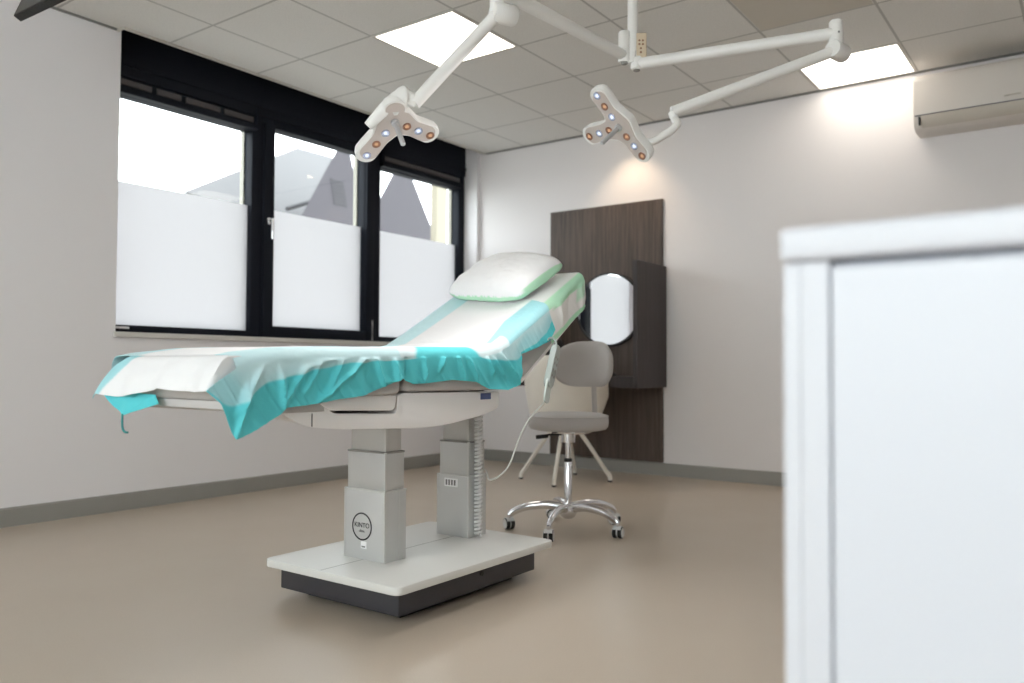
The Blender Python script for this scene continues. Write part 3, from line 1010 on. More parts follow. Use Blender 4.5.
# white sheet hanging over the foot end
def foot_sheet():
    bm = B()
    lay = bm.verts.layers.float_color.new('pigment')
    hem = [(-2.275, 0.716), (-2.258, 0.722), (-2.173, 0.714), (-2.107, 0.718), (-2.034, 0.730), (-1.990, 0.736), (-1.954, 0.742), (-1.873, 0.736), (-1.788, 0.735), (-1.728, 0.739)]
    x0, x1, nx, nd, nt = -2.268, -1.736, 70, 26, 30
    g = []
    for i in range(nx + 1):
        s = i / nx
        x = lerp(x0, x1, s)
        far = sstep(-2.17, -2.268, x)
        ytop = 1.212 + 0.07 * far ** 1.5              # corner of the mattress is rounded
        zt = ztop(max(ytop, 1.21)) + 0.004
        zh = interp(x, hem)
        yh = 1.160 + 0.01 * math.sin(x * 40) + 0.006 * noise.noise(V((x * 12, 0, 0)))
        col = []
        for j in range(nd + 1):                       # hem up to the top edge
            t = j / nd
            b = math.sin(t * PI / 2) ** 1.2
            y = lerp(yh, ytop, t ** 1.25) + 0.004 * noise.noise(V((x * 14, t * 3, 2)))
            z = lerp(zh, zt, lerp(t, math.sin(t * PI / 2), 0.75))
            col.append((V((x, y, z)), t))
        for j in range(1, nt + 1):                    # along the top
            y = lerp(ytop, 1.52, j / nt)
            dd_ = min(0.035, max(0.0, x1 - x))
            drop = (0.035 - math.sqrt(max(0.0, 0.035 ** 2 - (0.035 - dd_) ** 2))) * sstep(1.22, 1.27, y)
            col.append((V((x, y, ztop(y) + 0.004 - drop)), 1))
        row = []
        for p, t in col:
            v = bm.verts.new(p)
            band = lerp(-2.234, -2.140, t)
            c = mixc(PALE, WHITE, sstep(band - 0.004, band + 0.004, p.x))
            v[lay] = (*c, 1)
            row.append(v)
        g.append(row)
    for dy, dx in ((0.012, 0.001), (0.04, 0.001), (0.10, 0.001), (0.20, 0.001)):
        nr = []
        for v in g[nx]:
            k = max(0.0, min(1.0, (1.30 - v.co.y) / 0.10)) if v.co.z > 0.80 else 1.0
            zz = min(v.co.z, 0.825 + 0.01 * dy)
            w_ = bm.verts.new(V((v.co.x + dx, v.co.y + dy * k, zz))); w_[lay] = (*WHITE, 1)
            nr.append(w_)
        g.append(nr)
    far_side = []                                     # short drop on the far side
    for v in g[0]:
        w = bm.verts.new(V((v.co.x - 0.012, v.co.y, v.co.z - 0.012))); w[lay] = (*PALE, 1)
        far_side.append(w)
    g.insert(0, far_side)
    for a, b in zip(g, g[1:]):
        for i in range(len(a) - 1):
            bm.faces.new((a[i], a[i + 1], b[i + 1], b[i]))
    o = obj('foot_sheet', bm, M['drape'], None, 75)
    sm = o.modifiers.new('thickness', 'SOLIDIFY'); sm.thickness = 0.0012; sm.offset = 0
    tag(o, 'white disposable sheet with a pale blue edge hanging over the foot end of the bed', 'sheet')
foot_sheet()
# loose teal corner under the foot end with its dangling tie
def tri_patch(bm, lay, a, b, c, n=12):
    g = {}
    for i in range(n + 1):
        for j in range(n + 1 - i):
            p = a + (b - a) * (i / n) + (c - a) * (j / n)
            p.y += 0.007 * noise.noise(p * 22)
            v = bm.verts.new(p); v[lay] = (*TEAL, 1); g[i, j] = v
    for i in range(n):
        for j in range(n - i):
            bm.faces.new((g[i, j], g[i + 1, j], g[i, j + 1]))
            if j < n - i - 1: bm.faces.new((g[i + 1, j], g[i + 1, j + 1], g[i, j + 1]))
bm = B()
lay = bm.verts.layers.float_color.new('pigment')
p0, p1, p2, p3 = V((-2.270, 1.172, 0.724)), V((-2.110, 1.176, 0.727)), V((-2.142, 1.168, 0.664)), V((-1.994, 1.185, 0.700))
p4 = V((-2.03, 1.195, 0.722))
tri_patch(bm, lay, p0, p1, p2)
tri_patch(bm, lay, p1, p4, p2)
tri_patch(bm, lay, p4, p3, p2)
bmesh.ops.remove_doubles(bm, verts=bm.verts, dist=0.0015)
o = obj('foot_drape', bm, M['drape'], None, 75)
sm = o.modifiers.new('thickness', 'SOLIDIFY'); sm.thickness = 0.0012
tag(o, 'loose teal drape corner with a dangling tie under the foot end of the bed', 'drape')
bm = B()
lay = bm.verts.layers.float_color.new('pigment')
tube(bm, smooth_path([(-2.142, 1.168, 0.668), (-2.137, 1.165, 0.645), (-2.130, 1.163, 0.630), (-2.116, 1.161, 0.622), (-2.100, 1.160, 0.621)], 5), 0.003, 8)
for v in bm.verts: v[lay] = (*rgb(70, 150, 150)[:3], 1)
obj('tie', bm, M['drape'], o, 60)

# large teal drape over legs, seat and lower back
KN = [(1.222,1.137,0.740),(1.240,1.176,0.708),(1.276,1.213,0.620),(1.328,1.256,0.631),(1.375,1.349,0.674),(1.382,1.365,0.691),(1.441,1.444,0.696),(1.547,1.541,0.707),(1.669,1.643,0.715),(1.742,1.735,0.742),(1.806,1.803,0.765),(1.850,1.856,0.746),(1.943,1.930,0.748),(2.041,2.042,0.757),(2.119,2.163,0.749),(2.201,2.241,0.723),(2.269,2.347,0.718),(2.327,2.414,0.735),(2.364,2.439,0.774),(2.419,2.432,0.847),(2.490,2.537,0.875),(2.570,2.619,0.900),(2.618,2.654,0.944)]
FO = [(1.425,0.784,1.371,0.717),(1.565,0.825,1.512,0.729),(1.669,0.838,1.585,0.775),(1.585,0.775,1.484,0.708),(1.681,0.838,1.727,0.745),(1.772,0.813,1.777,0.759),(1.476,0.795,1.430,0.731),(2.006,0.870,1.982,0.796),(2.056,0.855,2.099,0.763),(2.125,0.822,2.163,0.762),(2.258,0.772,2.229,0.830),(2.328,0.768,2.269,0.824),(1.896,0.851,1.906,0.758),(2.408,0.753,2.316,0.838),(1.249,0.740,1.216,0.629),(1.354,0.784,1.359,0.692),(1.289,0.784,1.226,0.692)]
folds = [(*f, 0.008, 0.0155) for f in FO] + [(1.829, 0.865, 1.826, 0.75, 0.012, -0.013), (1.404, 0.779, 1.509, 0.816, 0.010, 0.010), (1.509, 0.810, 1.561, 0.837, 0.012, 0.009), (1.739, 0.753, 1.802, 0.762, 0.007, 0.007)]
kd = [0.0]
for a, b in zip(KN, KN[1:]):
    kd.append(kd[-1] + math.hypot(b[1] - a[1], b[2] - a[2]) * 0.6 + abs(b[0] - a[0]) * 0.8 + 1e-4)
tbv = [0, 0, .56, .70, .68, .65, .73, .86, .93, .92, .88, .97, 1.2, 1.2, 1.2, .97, .88, .72, .5, .12, .22, .36, .5]
TB = [(l / kd[-1], v) for l, v in zip(kd, tbv)]
def col_main(u, y, z, zone, t, d):
    if zone == 'side':
        tb = interp(u, TB) + 0.05 * noise.noise(V((y * 16, z * 9, 2)))
        k = 1 - sstep(tb - 0.03, tb + 0.03, t)
        pale = mixc(PALE, PALER, sstep(0.4, 1.0, t + 0.3 * noise.noise(V((y * 12, z * 12, 7)))))
        # creased paler veins in the folded backing
        return mixc(pale, TEAL, k)
    if zone == 'edge':
        tb = interp(u, TB)
        k = 1 - sstep(tb - 0.03, tb + 0.03, 1.0 + 0.1 * t)
        near = PALER if y < 1.80 else mixc(PALER, WHITE, 0.4)
        if y > 2.36: near = PALE
        return mixc(near, TEAL, k)
    if zone == 'top':
        w = interp(y, [(1.2, 0.05), (1.5, 0.03), (1.78, 0.02), (2.2, 0.004), (2.32, 0.025), (2.47, 0.065), (2.62, 0.055), (2.75, 0.05)])
        wf = interp(y, [(1.2, 0.10), (2.3, 0.085), (2.64, 0.10)])
        tot = (XN + 0.012 - 0.035) - (XFAR - 0.012 + 0.035)
        c = mixc(PALE if y > 2.3 else PALER, WHITE, sstep(w - 0.004, w + 0.006, d))
        return mixc(c, PALER, sstep(tot - wf - 0.004, tot - wf + 0.004, d))
    return PALER if d < 1.2 else TEAL
sheet('treatment_drape', KN, folds, col_main, 0.0145,
      'white-centred teal disposable drape bunched along the near side of the bed', 'drape', nu=420, amp=0.0045, ns=44, flush=True, nx=100, up=0.32)

# mint edged pad on the head end, under the pillow
HK = [(2.400, 2.410, 0.870), (2.535, 2.545, 0.930), (2.600, 2.620, 0.955), (2.615, 2.640, 0.915), (2.624, 2.650, 0.889), (2.682, 2.698, 0.920), (2.717, 2.724, 0.936), (2.809, 2.796, 0.983), (2.849, 2.841, 1.010), (2.893, 2.886, 1.041)]
def col_head(u, y, z, zone, t, d):
    if zone == 'side':
        c = mixc(MINT, CREAMY, sstep(0.16, 0.20, t))
        c = mixc(c, MINT, sstep(0.90, 0.94, t) * sstep(2.64, 2.68, y))
        return mixc(c, MINT, 0.75 * sstep(0.86, 0.89, u) * sstep(0.4, 0.6, t))
    if zone == 'edge': return mixc(MINT, CREAMY, sstep(0.7, 0.9, t)) if y > 2.62 else CREAMY
    if zone == 'top': return mixc(CREAMY, WHITE, 0.5)
    if zone == 'foot': return mixc(MINT, CREAMY, sstep(0.2, 0.3, t))
    return mixc(CREAMY, MINT, sstep(0.8, 0.9, d))
def head_pad():
    o = sheet('head_pad', HK, [(2.68, 1.10, 2.72, 0.97, 0.018, 0.012), (2.79, 1.14, 2.77, 1.01, 0.02, -0.006), (2.85, 1.16, 2.865, 1.04, 0.02, 0.012)], col_head, 0.0075,
              'white disposable pad with mint green border over the raised head end', 'sheet', nu=160, amp=0.002, far_drop=0.08)
    return o
head_pad()

# pillow leaning on the raised back
th = math.atan2(0.58, 1.0)
def pillow():
    n = 90
    ex0, ey0 = V((1, 0, 0)), V((0, math.cos(th), math.sin(th)))
    ez = V((0, -math.sin(th), math.cos(th)))
    tw = math.radians(-9)                             # lies a little askew
    ex = ex0 * math.cos(tw) + ey0 * math.sin(tw)
    ey = -ex0 * math.sin(tw) + ey0 * math.cos(tw)
    yc = 2.75
    c = V((-2.010, yc, ztop(yc) + 0.012)) + ez * 0.048
    hx, hy, hz = 0.216, 0.162, 0.070
    bm = B()
    lay = bm.verts.layers.float_color.new('pigment')
    def height(a, b):
        fa, fb = 1 - abs(a) ** 2.4, 1 - abs(b) ** 2.4
        return (max(fa, 0) * max(fb, 0)) ** 0.36
    grids = []
    for side in (1, -1):
        g = []
        for i in range(n + 1):
            row = []
            for j in range(n + 1):
                a, b = math.sin(PI / 2 * (-1 + 2 * i / n)), math.sin(PI / 2 * (-1 + 2 * j / n))
                # corners stick out, sides pull in a little
                pin = 1 - 0.03 * (1 - b * b) * a * a - 0.09 * b ** 6
                pin2 = 1 - 0.03 * (1 - a * a) * b * b - 0.09 * a ** 6
                h = height(a, b)
                w = 0.008 * noise.noise(V((a * 3.1, b * 3.1, side))) + 0.004 * noise.noise(V((a * 9, b * 7, 4)))
                crease = 0.006 * math.exp(-((a - 0.25 + 0.4 * (b + 0.6)) / 0.07) ** 2) * sstep(-0.1, -0.8, b)
                z = side * hz * h * (1.1 if side > 0 else 0.72) + (w + crease * side) * h
                z += 0.02 * (b * 0.5 + 0.5) * h + 0.012 * max(0, -a - 0.75) * 4 * max(0, -b) * 0.6
                p = c + ex * (a * hx * pin) + ey * (b * hy * pin2) + ez * z
                v = bm.verts.new(p)
                m = 0.0
                if side < 0: m = 1.0 if h > 0.0 else 0.0
                m = max(m, sstep(0.985, 0.992, a) * sstep(-0.9, -0.7, b)) if side > 0 else (1.0 if h < 0.55 else 0.0)
                cl = mixc(WHITE, MINT, m)
                v[lay] = (*cl, 1)
                row.append(v)
            g.append(row)
        for i in range(n):
            for j in range(n):
                bm.faces.new((g[i][j], g[i + 1][j], g[i + 1][j + 1], g[i][j + 1]))
    bmesh.ops.remove_doubles(bm, verts=bm.verts, dist=0.00002)
    o = obj('pillow', bm, M['pillow'], None, 80)
    tag(o, 'plump white pillow with mint green underside on the raised head end', 'pillow')
pillow()

# hand control in a clear sleeve with its cord
hs = empty('hand_control', (-1.655, 2.53, 0.80), 'pale grey hand control in a sleeve hanging from the bed head on a cord', 'remote control')
def slab_along(bm, p0, p1, wdir, w, t, mi=0, bev=0.004):
    d = (p1 - p0); L = d.length; d.normalize()
    wd = (wdir - d * wdir.dot(d)).normalized()
    nn = d.cross(wd)
    pts = round_poly([(-w / 2, 0), (w / 2, 0), (w / 2, L), (-w / 2, L)], w * 0.3, 5)
    lo = [bm.verts.new(p0 + wd * a + d * b - nn * t / 2) for a, b in pts]
    hi = [bm.verts.new(p0 + wd * a + d * b + nn * t / 2) for a, b in pts]
    fs = [bm.faces.new(lo), bm.faces.new(hi[::-1])]
    for i in range(len(pts)):
        fs.append(bm.faces.new((lo[i], lo[(i + 1) % len(pts)], hi[(i + 1) % len(pts)], hi[i])))
    bmesh.ops.bevel(bm, geom=list(fs[0].edges) + list(fs[1].edges), offset=bev, segments=2, affect='EDGES', clamp_overlap=True)
h0, h1 = V((-1.665, 2.525, 0.725)), V((-1.665, 2.585, 0.880))
wd = V((-0.25, 1.0, -0.3))
bm = B(); slab_along(bm, h0, h1, wd, 0.050, 0.022); body = obj('body', bm, M['handset'], hs, 40)
bm = B(); slab_along(bm, h0 + V((0.006, -0.022, -0.055)), h0 + V((0.004, 0.006, 0.03)), wd, 0.052, 0.006, bev=0.001); obj('sleeve_end', bm, M['bag'], hs, 40)
bm = B()
dd = (h1 - h0).normalized()
nnv = dd.cross((wd - dd * wd.dot(dd)).normalized()); nnv = nnv if nnv.x > 0 else -nnv
wdn = (wd - dd * wd.dot(dd)).normalized()
for k in range(4):
    for s in (-1, 1):
        c = h0 + dd * (0.045 + 0.024 * k) + wdn * (0.011 * s) + nnv * 0.0105
        lathe(bm, [(0.0055, 0), (0.0055, 0.002), (0.004, 0.003)], c, nnv, 12)
obj('buttons', bm, M['skirting'], body, 40)
bm = B()
tube(bm, smooth_path([(-1.665, 2.528, 0.73), (-1.672, 2.515, 0.674), (-1.68, 2.432, 0.616), (-1.68, 2.375, 0.56), (-1.68, 2.340, 0.510), (-1.68, 2.305, 0.458), (-1.69, 2.262, 0.424), (-1.72, 2.25, 0.410), (-1.80, 2.34, 0.405), (-1.90, 2.46, 0.405), (-1.975, 2.53, 0.41)], 6), 0.0034, 8)
obj('cord', bm, M['cord'], hs, 60)
bm = B()
tube(bm, smooth_path([(-1.665, 2.583, 0.875), (-1.680, 2.600, 0.90), (-1.705, 2.605, 0.912), (-1.720, 2.600, 0.90)], 4), 0.004, 8)
obj('hook', bm, M['handset'], hs, 60)

# ------------------------------------------------------------------ stool with castors
HB = V((-2.14, 3.43, 0))
st = empty('swivel_stool', HB, 'grey swivel stool with curved backrest and chrome castor base', 'stool')
CR, CF = V((0.81, 0.586, 0)), V((-0.586, 0.81, 0))     # to the right / away, as seen from the door side
def pol(deg, r, z, c=HB):
    a = math.radians(deg)
    return V((c.x + r * math.cos(a), c.y + r * math.sin(a), z))
bm = B()
lathe(bm, [(0.0, 0.492), (0.165, 0.492), (0.186, 0.497), (0.196, 0.510), (0.199, 0.528), (0.197, 0.552), (0.190, 0.565), (0.165, 0.573), (0.08, 0.578), (0.0, 0.579)], HB, n=56, closed_ends=False)
obj('seat', bm, M['stool'], st, 60)
bm = B(); lathe(bm, [(0.1975, 0.557), (0.2003, 0.560), (0.1965, 0.5635)], HB, n=56, closed_ends=False); obj('seat_piping', bm, M['stool'], st, 60)
bm = B()   # curved back pad
base = math.degrees(math.atan2(CR.y, CR.x))
nA, nZ = 40, 16
a0, a1 = base + 4, base + 110
ri, ro = 0.190, 0.236
def pad_half(s):      # half height of the pad across its length, s in -1..1
    return 0.118 * (1 - abs(s) ** 3.2) ** 0.55
grid = {}
for lay_ in (0, 1):
    for i in range(nA + 1):
        s = -1 + 2 * i / nA
        for j in range(nZ + 1):
            q = -1 + 2 * j / nZ
            hgt = max(pad_half(s), 0.003)
            edge = max(abs(q), 0) ** 4
            cz = 0.805 - 0.030 * sstep(-0.9, 0.3, -s) * 0 + 0.012 * math.cos(s * 1.5)
            z = cz + q * hgt - (0.018 * math.exp(-((s) / 0.35) ** 2) * 0 )
            thick = 0.5 * (ro - ri) * (1 - 0.85 * edge) * (1 - 0.55 * abs(s) ** 6)
            rad = (ri + ro) / 2 + (thick if lay_ else -thick) + 0.03 * (z - 0.8)
            grid[lay_, i, j] = bm.verts.new(pol(lerp(a0, a1, i / nA), rad, z))
for lay_ in (0, 1):
    for i in range(nA):
        for j in range(nZ):
            bm.faces.new((grid[lay_, i, j], grid[lay_, i + 1, j], grid[lay_, i + 1, j + 1], grid[lay_, i, j + 1]))
for i in range(nA):
    for j in (0, nZ):
        bm.faces.new((grid[0, i, j], grid[0, i + 1, j], grid[1, i + 1, j], grid[1, i, j]))
for j in range(nZ):
    for i in (0, nA):
        bm.faces.new((grid[0, i, j], grid[0, i, j + 1], grid[1, i, j + 1], grid[1, i, j]))
obj('backrest', bm, M['stool'], st, 60)
bm = B()
aB = base + 50
pts = smooth_path([pol(aB, 0.08, 0.482), pol(aB, 0.17, 0.482), pol(aB, 0.224, 0.50), pol(aB, 0.232, 0.56), pol(aB, 0.226, 0.66), pol(aB, 0.222, 0.76)], 5)
tube(bm, pts, 0.020, 12, flat=0.4)
obj('backrest_bracket', bm, M['stool'], st, 60)
bm = B()
box(bm, HB.x - 0.07, HB.x + 0.07, HB.y - 0.05, HB.y + 0.05, 0.472, 0.4925, 0.006)
lathe(bm, [(0.034, 0.43), (0.036, 0.475)], HB, n=24)
obj('seat_mount', bm, M['chrome'], st, 40)
bm = B()
lv = smooth_path([HB + V((0, 0, 0.468)) - CR * 0.03, HB + V((0, 0, 0.467)) - CR * 0.09, HB + V((0, 0, 0.462)) - CR * 0.13 - CF * 0.02], 4)
tube(bm, lv, 0.005, 8)
tube(bm, [lv[-1] + CR * 0.03, lv[-1] - CR * 0.03 - V((0, 0, 0.006))], 0.010, 10)
obj('lever', bm, M['black'], st, 50)
bm = B()
lathe(bm, [(0.0135, 0.30), (0.0135, 0.435)], HB, n=24)
lathe(bm, [(0.0195, 0.10), (0.0195, 0.335), (0.017, 0.34)], HB, n=28)
obj('gas_lift', bm, M['chrome'], st, 40)
bm = B(); lathe(bm, [(0.0205, 0.336), (0.0205, 0.35), (0.014, 0.353)], HB, n=24); obj('lift_collar', bm, M['black'], st, 40)
bm = B(); lathe(bm, [(0.02, 0.058), (0.034, 0.066), (0.044, 0.085), (0.044, 0.118), (0.034, 0.128), (0.026, 0.13)], HB, n=28); obj('base_hub', bm, M['chrome'], st, 50)
for k in range(5):
    a = -147.4 + 71.6 * k
    bm = B()
    pts = smooth_path([pol(a, 0.03, 0.112), pol(a, 0.11, 0.122), pol(a, 0.20, 0.112), pol(a, 0.265, 0.088), pol(a, 0.288, 0.068)], 5)
    tube(bm, pts, [lerp(0.023, 0.015, i / (len(pts) - 1)) for i in range(len(pts))], 14, flat=0.75)
    leg = obj('leg', bm, M['chrome'], st, 60)
    c = pol(a, 0.290, 0.0)
    bm = B()
    tube(bm, [V((c.x, c.y, 0.072)), V((c.x, c.y, 0.046))], 0.010, 12)
    obj('caster_stem', bm, M['chrome'], leg, 40)
    ang = math.radians([60, 25, 10, 80, 130][k])
    wax = V((math.cos(ang), math.sin(ang), 0))
    bm = B()
    for s in (-1, 1):
        wc = V((c.x, c.y, 0.0268)) + wax * (0.013 * s)
        lathe(bm, [(0.019, -0.009), (0.0245, -0.009), (0.0265, -0.006), (0.0265, 0.006), (0.0245, 0.009), (0.019, 0.009)], wc, wax, 24)
    wh = obj('caster', bm, M['rubber'], leg, 40)
    bm = B()
    for s in (-1, 1):
        wc = V((c.x, c.y, 0.0268)) + wax * (0.013 * s)
        lathe(bm, [(0.0, -0.0115), (0.021, -0.0115), (0.0238, -0.008), (0.0238, 0.008), (0.021, 0.0115), (0.0, 0.0115)], wc, wax, 20, closed_ends=False)
    # hood over the wheels
    t2 = V((-wax.y, wax.x, 0))
    hood = []
    for i in range(13):
        b = PI * (0.02 + 0.80 * i / 12)
        hood.append(V((c.x, c.y, 0.0268)) + t2 * (0.030 * math.cos(b)) + V((0, 0, 0.030 * math.sin(b))))
    for i in range(12):
        p, q = hood[i], hood[i + 1]
        vs = [bm.verts.new(p + wax * 0.020), bm.verts.new(q + wax * 0.020), bm.verts.new(q - wax * 0.020), bm.verts.new(p - wax * 0.020)]
        bm.faces.new(vs)
    bmesh.ops.remove_doubles(bm, verts=bm.verts, dist=0.0003)
    obj('caster_hood', bm, M['caster'], leg, 50)

# ------------------------------------------------------------------ cream tub chair in front of the wood panel
CC = V((-3.087, 4.906, 0))
ch = empty('tub_chair', CC, 'cream tub chair with splayed tube legs facing the mirror, behind the stool', 'chair')
hbz = 0.43
feet = [V((-3.376, 4.778, 0)), V((-2.978, 4.596, 0)), V((-2.797, 5.035, 0)), V((-3.195, 5.217, 0))]
for f in feet:
    d = (f - CC); d.z = 0
    bm = B()
    pts = smooth_path([CC + d * 0.10 + V((0, 0, hbz - 0.005)), CC + d * 0.42 + V((0, 0, 0.305)), CC + d * 0.86 + V((0, 0, 0.100)), CC + d * 0.985 + V((0, 0, 0.045)), f + V((0, 0, 0.012))], 6)
    tube(bm, pts, 0.0145, 12)
    leg = obj('leg', bm, M['cream_metal'], ch, 60)
    bm = B(); lathe(bm, [(0.014, 0.0), (0.016, 0.003), (0.016, 0.012)], f, n=16); obj('glide', bm, M['rubber'], leg, 40)
bm = B(); box(bm, CC.x - 0.075, CC.x + 0.075, CC.y - 0.075, CC.y + 0.075, 0.36, 0.445, 0.006); obj('swivel_hub', bm, M['black'], ch, 30)
face = math.degrees(math.atan2(0.95, -0.25))     # seat opens towards the mirror
bm = B()
nA, nZ = 48, 14
g = {}
for lay_ in (0, 1):
    for i in range(nA + 1):
        s = -1 + 2 * i / nA
        a = face + 180 + s * 112
        top = lerp(0.880, 0.61, sstep(0.66, 1.0, abs(s)))
        for j in range(nZ + 1):
            q = j / nZ
            z = lerp(0.45, top, q)
            R0 = lerp(0.225, 0.292, q ** 0.8)
            th_ = 0.022 * (1 - 0.75 * max(0, (q - 0.85) / 0.15) ** 2)
            g[lay_, i, j] = bm.verts.new(pol(a, R0 + (th_ if lay_ else -th_), z, CC))
for lay_ in (0, 1):
    for i in range(nA):
        for j in range(nZ):
            bm.faces.new((g[lay_, i, j], g[lay_, i + 1, j], g[lay_, i + 1, j + 1], g[lay_, i, j + 1]))
for i in range(nA):
    for j in (0, nZ):
        bm.faces.new((g[0, i, j], g[0, i + 1, j], g[1, i + 1, j], g[1, i, j]))
for j in range(nZ):
    for i in (0, nA):
        bm.faces.new((g[0, i, j], g[0, i, j + 1], g[1, i, j + 1], g[1, i, j]))
obj('back_shell', bm, M['cream'], ch, 60)
bm = B()
lathe(bm, [(0.0, 0.446), (0.19, 0.446), (0.222, 0.458), (0.226, 0.48), (0.205, 0.502), (0.1, 0.508), (0.0, 0.509)], CC, n=40, closed_ends=False)
obj('seat', bm, M['cream'], ch, 60)

# ------------------------------------------------------------------ ceiling mounted surgical light with two heads
sg = empty('surgical_light', (-1.523, 2.927, H), 'white twin-head surgical light hanging from the ceiling over the bed', 'surgical light')
PX, PY = -1.523, 2.927
bm = B()
tube(bm, [(PX, PY, 2.03), (PX, PY, H - 0.001)], 0.021, 24)
obj('ceiling_pole', bm, M['lampwhite'], sg, 60)
bm = B(); lathe(bm, [(0.10, -0.0005), (0.10, -0.03), (0.085, -0.045), (0.03, -0.05)], (PX, PY, H), n=40); obj('ceiling_flange', bm, M['lampwhite'], sg, 40)
# pivot of the left arm, cover plate and pivot of the right arm
RT = V((0.81, 0.586, 0))
pl_ = V((PX, PY, 0)) - RT * 0.034
pr_ = V((PX, PY, 0)) + RT * 0.016
bm = B()
lathe(bm, [(0.022, 2.035), (0.024, 2.04), (0.024, 2.085), (0.0225, 2.0865), (0.0225, 2.088), (0.024, 2.0895), (0.024, 2.155), (0.021, 2.16)], pl_, n=24)
box(bm, PX - 0.03, PX + 0.02, PY - 0.018, PY + 0.018, 2.05, 2.075)
obj('pivot', bm, M['lampwhite'], sg, 40)
bm = B(); lathe(bm, [(0.010, 2.026), (0.014, 2.030), (0.014, 2.036)], pl_, n=18); obj('pivot_cap', bm, M['skirting'], sg, 40)
q = V((PX, PY, 0)) + RT * 0.030
bm = B()
ang = math.atan2(RT.y, RT.x)
hw, ht = 0.024, 0.017
cs = [V((q.x, q.y, 0)) + RT * a + V((-RT.y, RT.x, 0)) * b for a, b in ((-hw, -ht), (hw, -ht), (hw, ht), (-hw, ht))]
prism(bm, round_poly([(c.x, c.y) for c in cs], 0.005, 3), 2.045, 2.150, 'z', 0.003, 2)
cov = obj('cover_plate', bm, M['plate_beige'], sg, 40, label='beige cover plate')
bm = B()
fr_ = V((RT.y, -RT.x, 0)) * (ht + 0.0005)
for a, b in ((-0.006, 2.118), (0.008, 2.118), (-0.006, 2.103), (0.008, 2.103), (0.0, 2.086), (0.0, 2.070)):
    c = q + RT * a + fr_ + V((0, 0, b))
    lathe(bm, [(0.0042, 0), (0.0042, 0.0012), (0.003, 0.0014)], c, (RT.y, -RT.x, 0), 12)
obj('marks', bm, M['led_rim'], cov, 30)
bm = B(); lathe(bm, [(0.018, 2.004), (0.024, 2.009), (0.025, 2.045), (0.022, 2.055)], pr_, n=24); obj('pivot', bm, M['lampwhite'], sg, 40)
bm = B(); lathe(bm, [(0.010, 1.998), (0.014, 2.001), (0.014, 2.007)], pr_, n=18); obj('pivot_cap', bm, M['skirting'], sg, 40)

JL = V((-1.634, 2.160, 2.075))      # elbow of the left arm
JR = V((-0.790, 3.150, 2.020))      # elbow of the right arm
bm = B()
tube(bm, [pl_ + V((0, 0, 2.062)), V((JL.x, JL.y, 2.075))], [0.0205, 0.025], 20)
obj('horizontal_arm', bm, M['lampwhite'], sg, 60)
bm = B()
tube(bm, [pr_ + V((0, 0, 2.028)), V((JR.x, JR.y, JR.z + 0.035))], 0.023, 20)
obj('horizontal_arm', bm, M['lampwhite'], sg, 60)
HLc = V((-1.8345, 1.9731, 1.6706))     # where the left spring arm meets its yoke
HRe = V((-1.281, 2.775, 1.748))
def elbow(c, down, side, parent):
    bm = B()
    lathe(bm, [(0.020, 0.062), (0.0255, 0.056), (0.0255, -0.01), (0.0245, -0.05), (0.02, -0.056)], c, (0, 0, 1), 24)
    e = obj('elbow', bm, M['lampwhite'], parent, 40)
    bm = B()
    lathe(bm, [(0.030, -0.030), (0.034, -0.024), (0.034, 0.050), (0.030, 0.056)], down, side, 28)
    obj('elbow_joint', bm, M['lampwhite'], e, 40)
    bm = B(); lathe(bm, [(0.004, 0.0), (0.004, 0.001)], c + V((CR.y, -CR.x, 0)) * 0.0255 + V((0, 0, 0.01)), (CR.y, -CR.x, 0), 10)
    obj('screw', bm, M['ink_grey'], e, 30)
    return e
elbow(V((JL.x, JL.y, 2.05)), V((JL.x, JL.y, 1.990)) + CR * 0.012, (CR * 0.9 + CF * 0.5).normalized(), sg)
elbow(V((JR.x, JR.y, 2.04)), V((JR.x, JR.y, 1.990)), (CR * 0.75 + CF * 0.66).normalized(), sg)
bm = B(); tube(bm, [V((JL.x, JL.y, 1.985)), HLc], [0.021, 0.022], 20); obj('spring_arm', bm, M['lampwhite'], sg, 60)
bm = B(); tube(bm, [V((JR.x, JR.y, 1.990)), HRe], [0.021, 0.021], 20); obj('spring_arm', bm, M['lampwhite'], sg, 60)

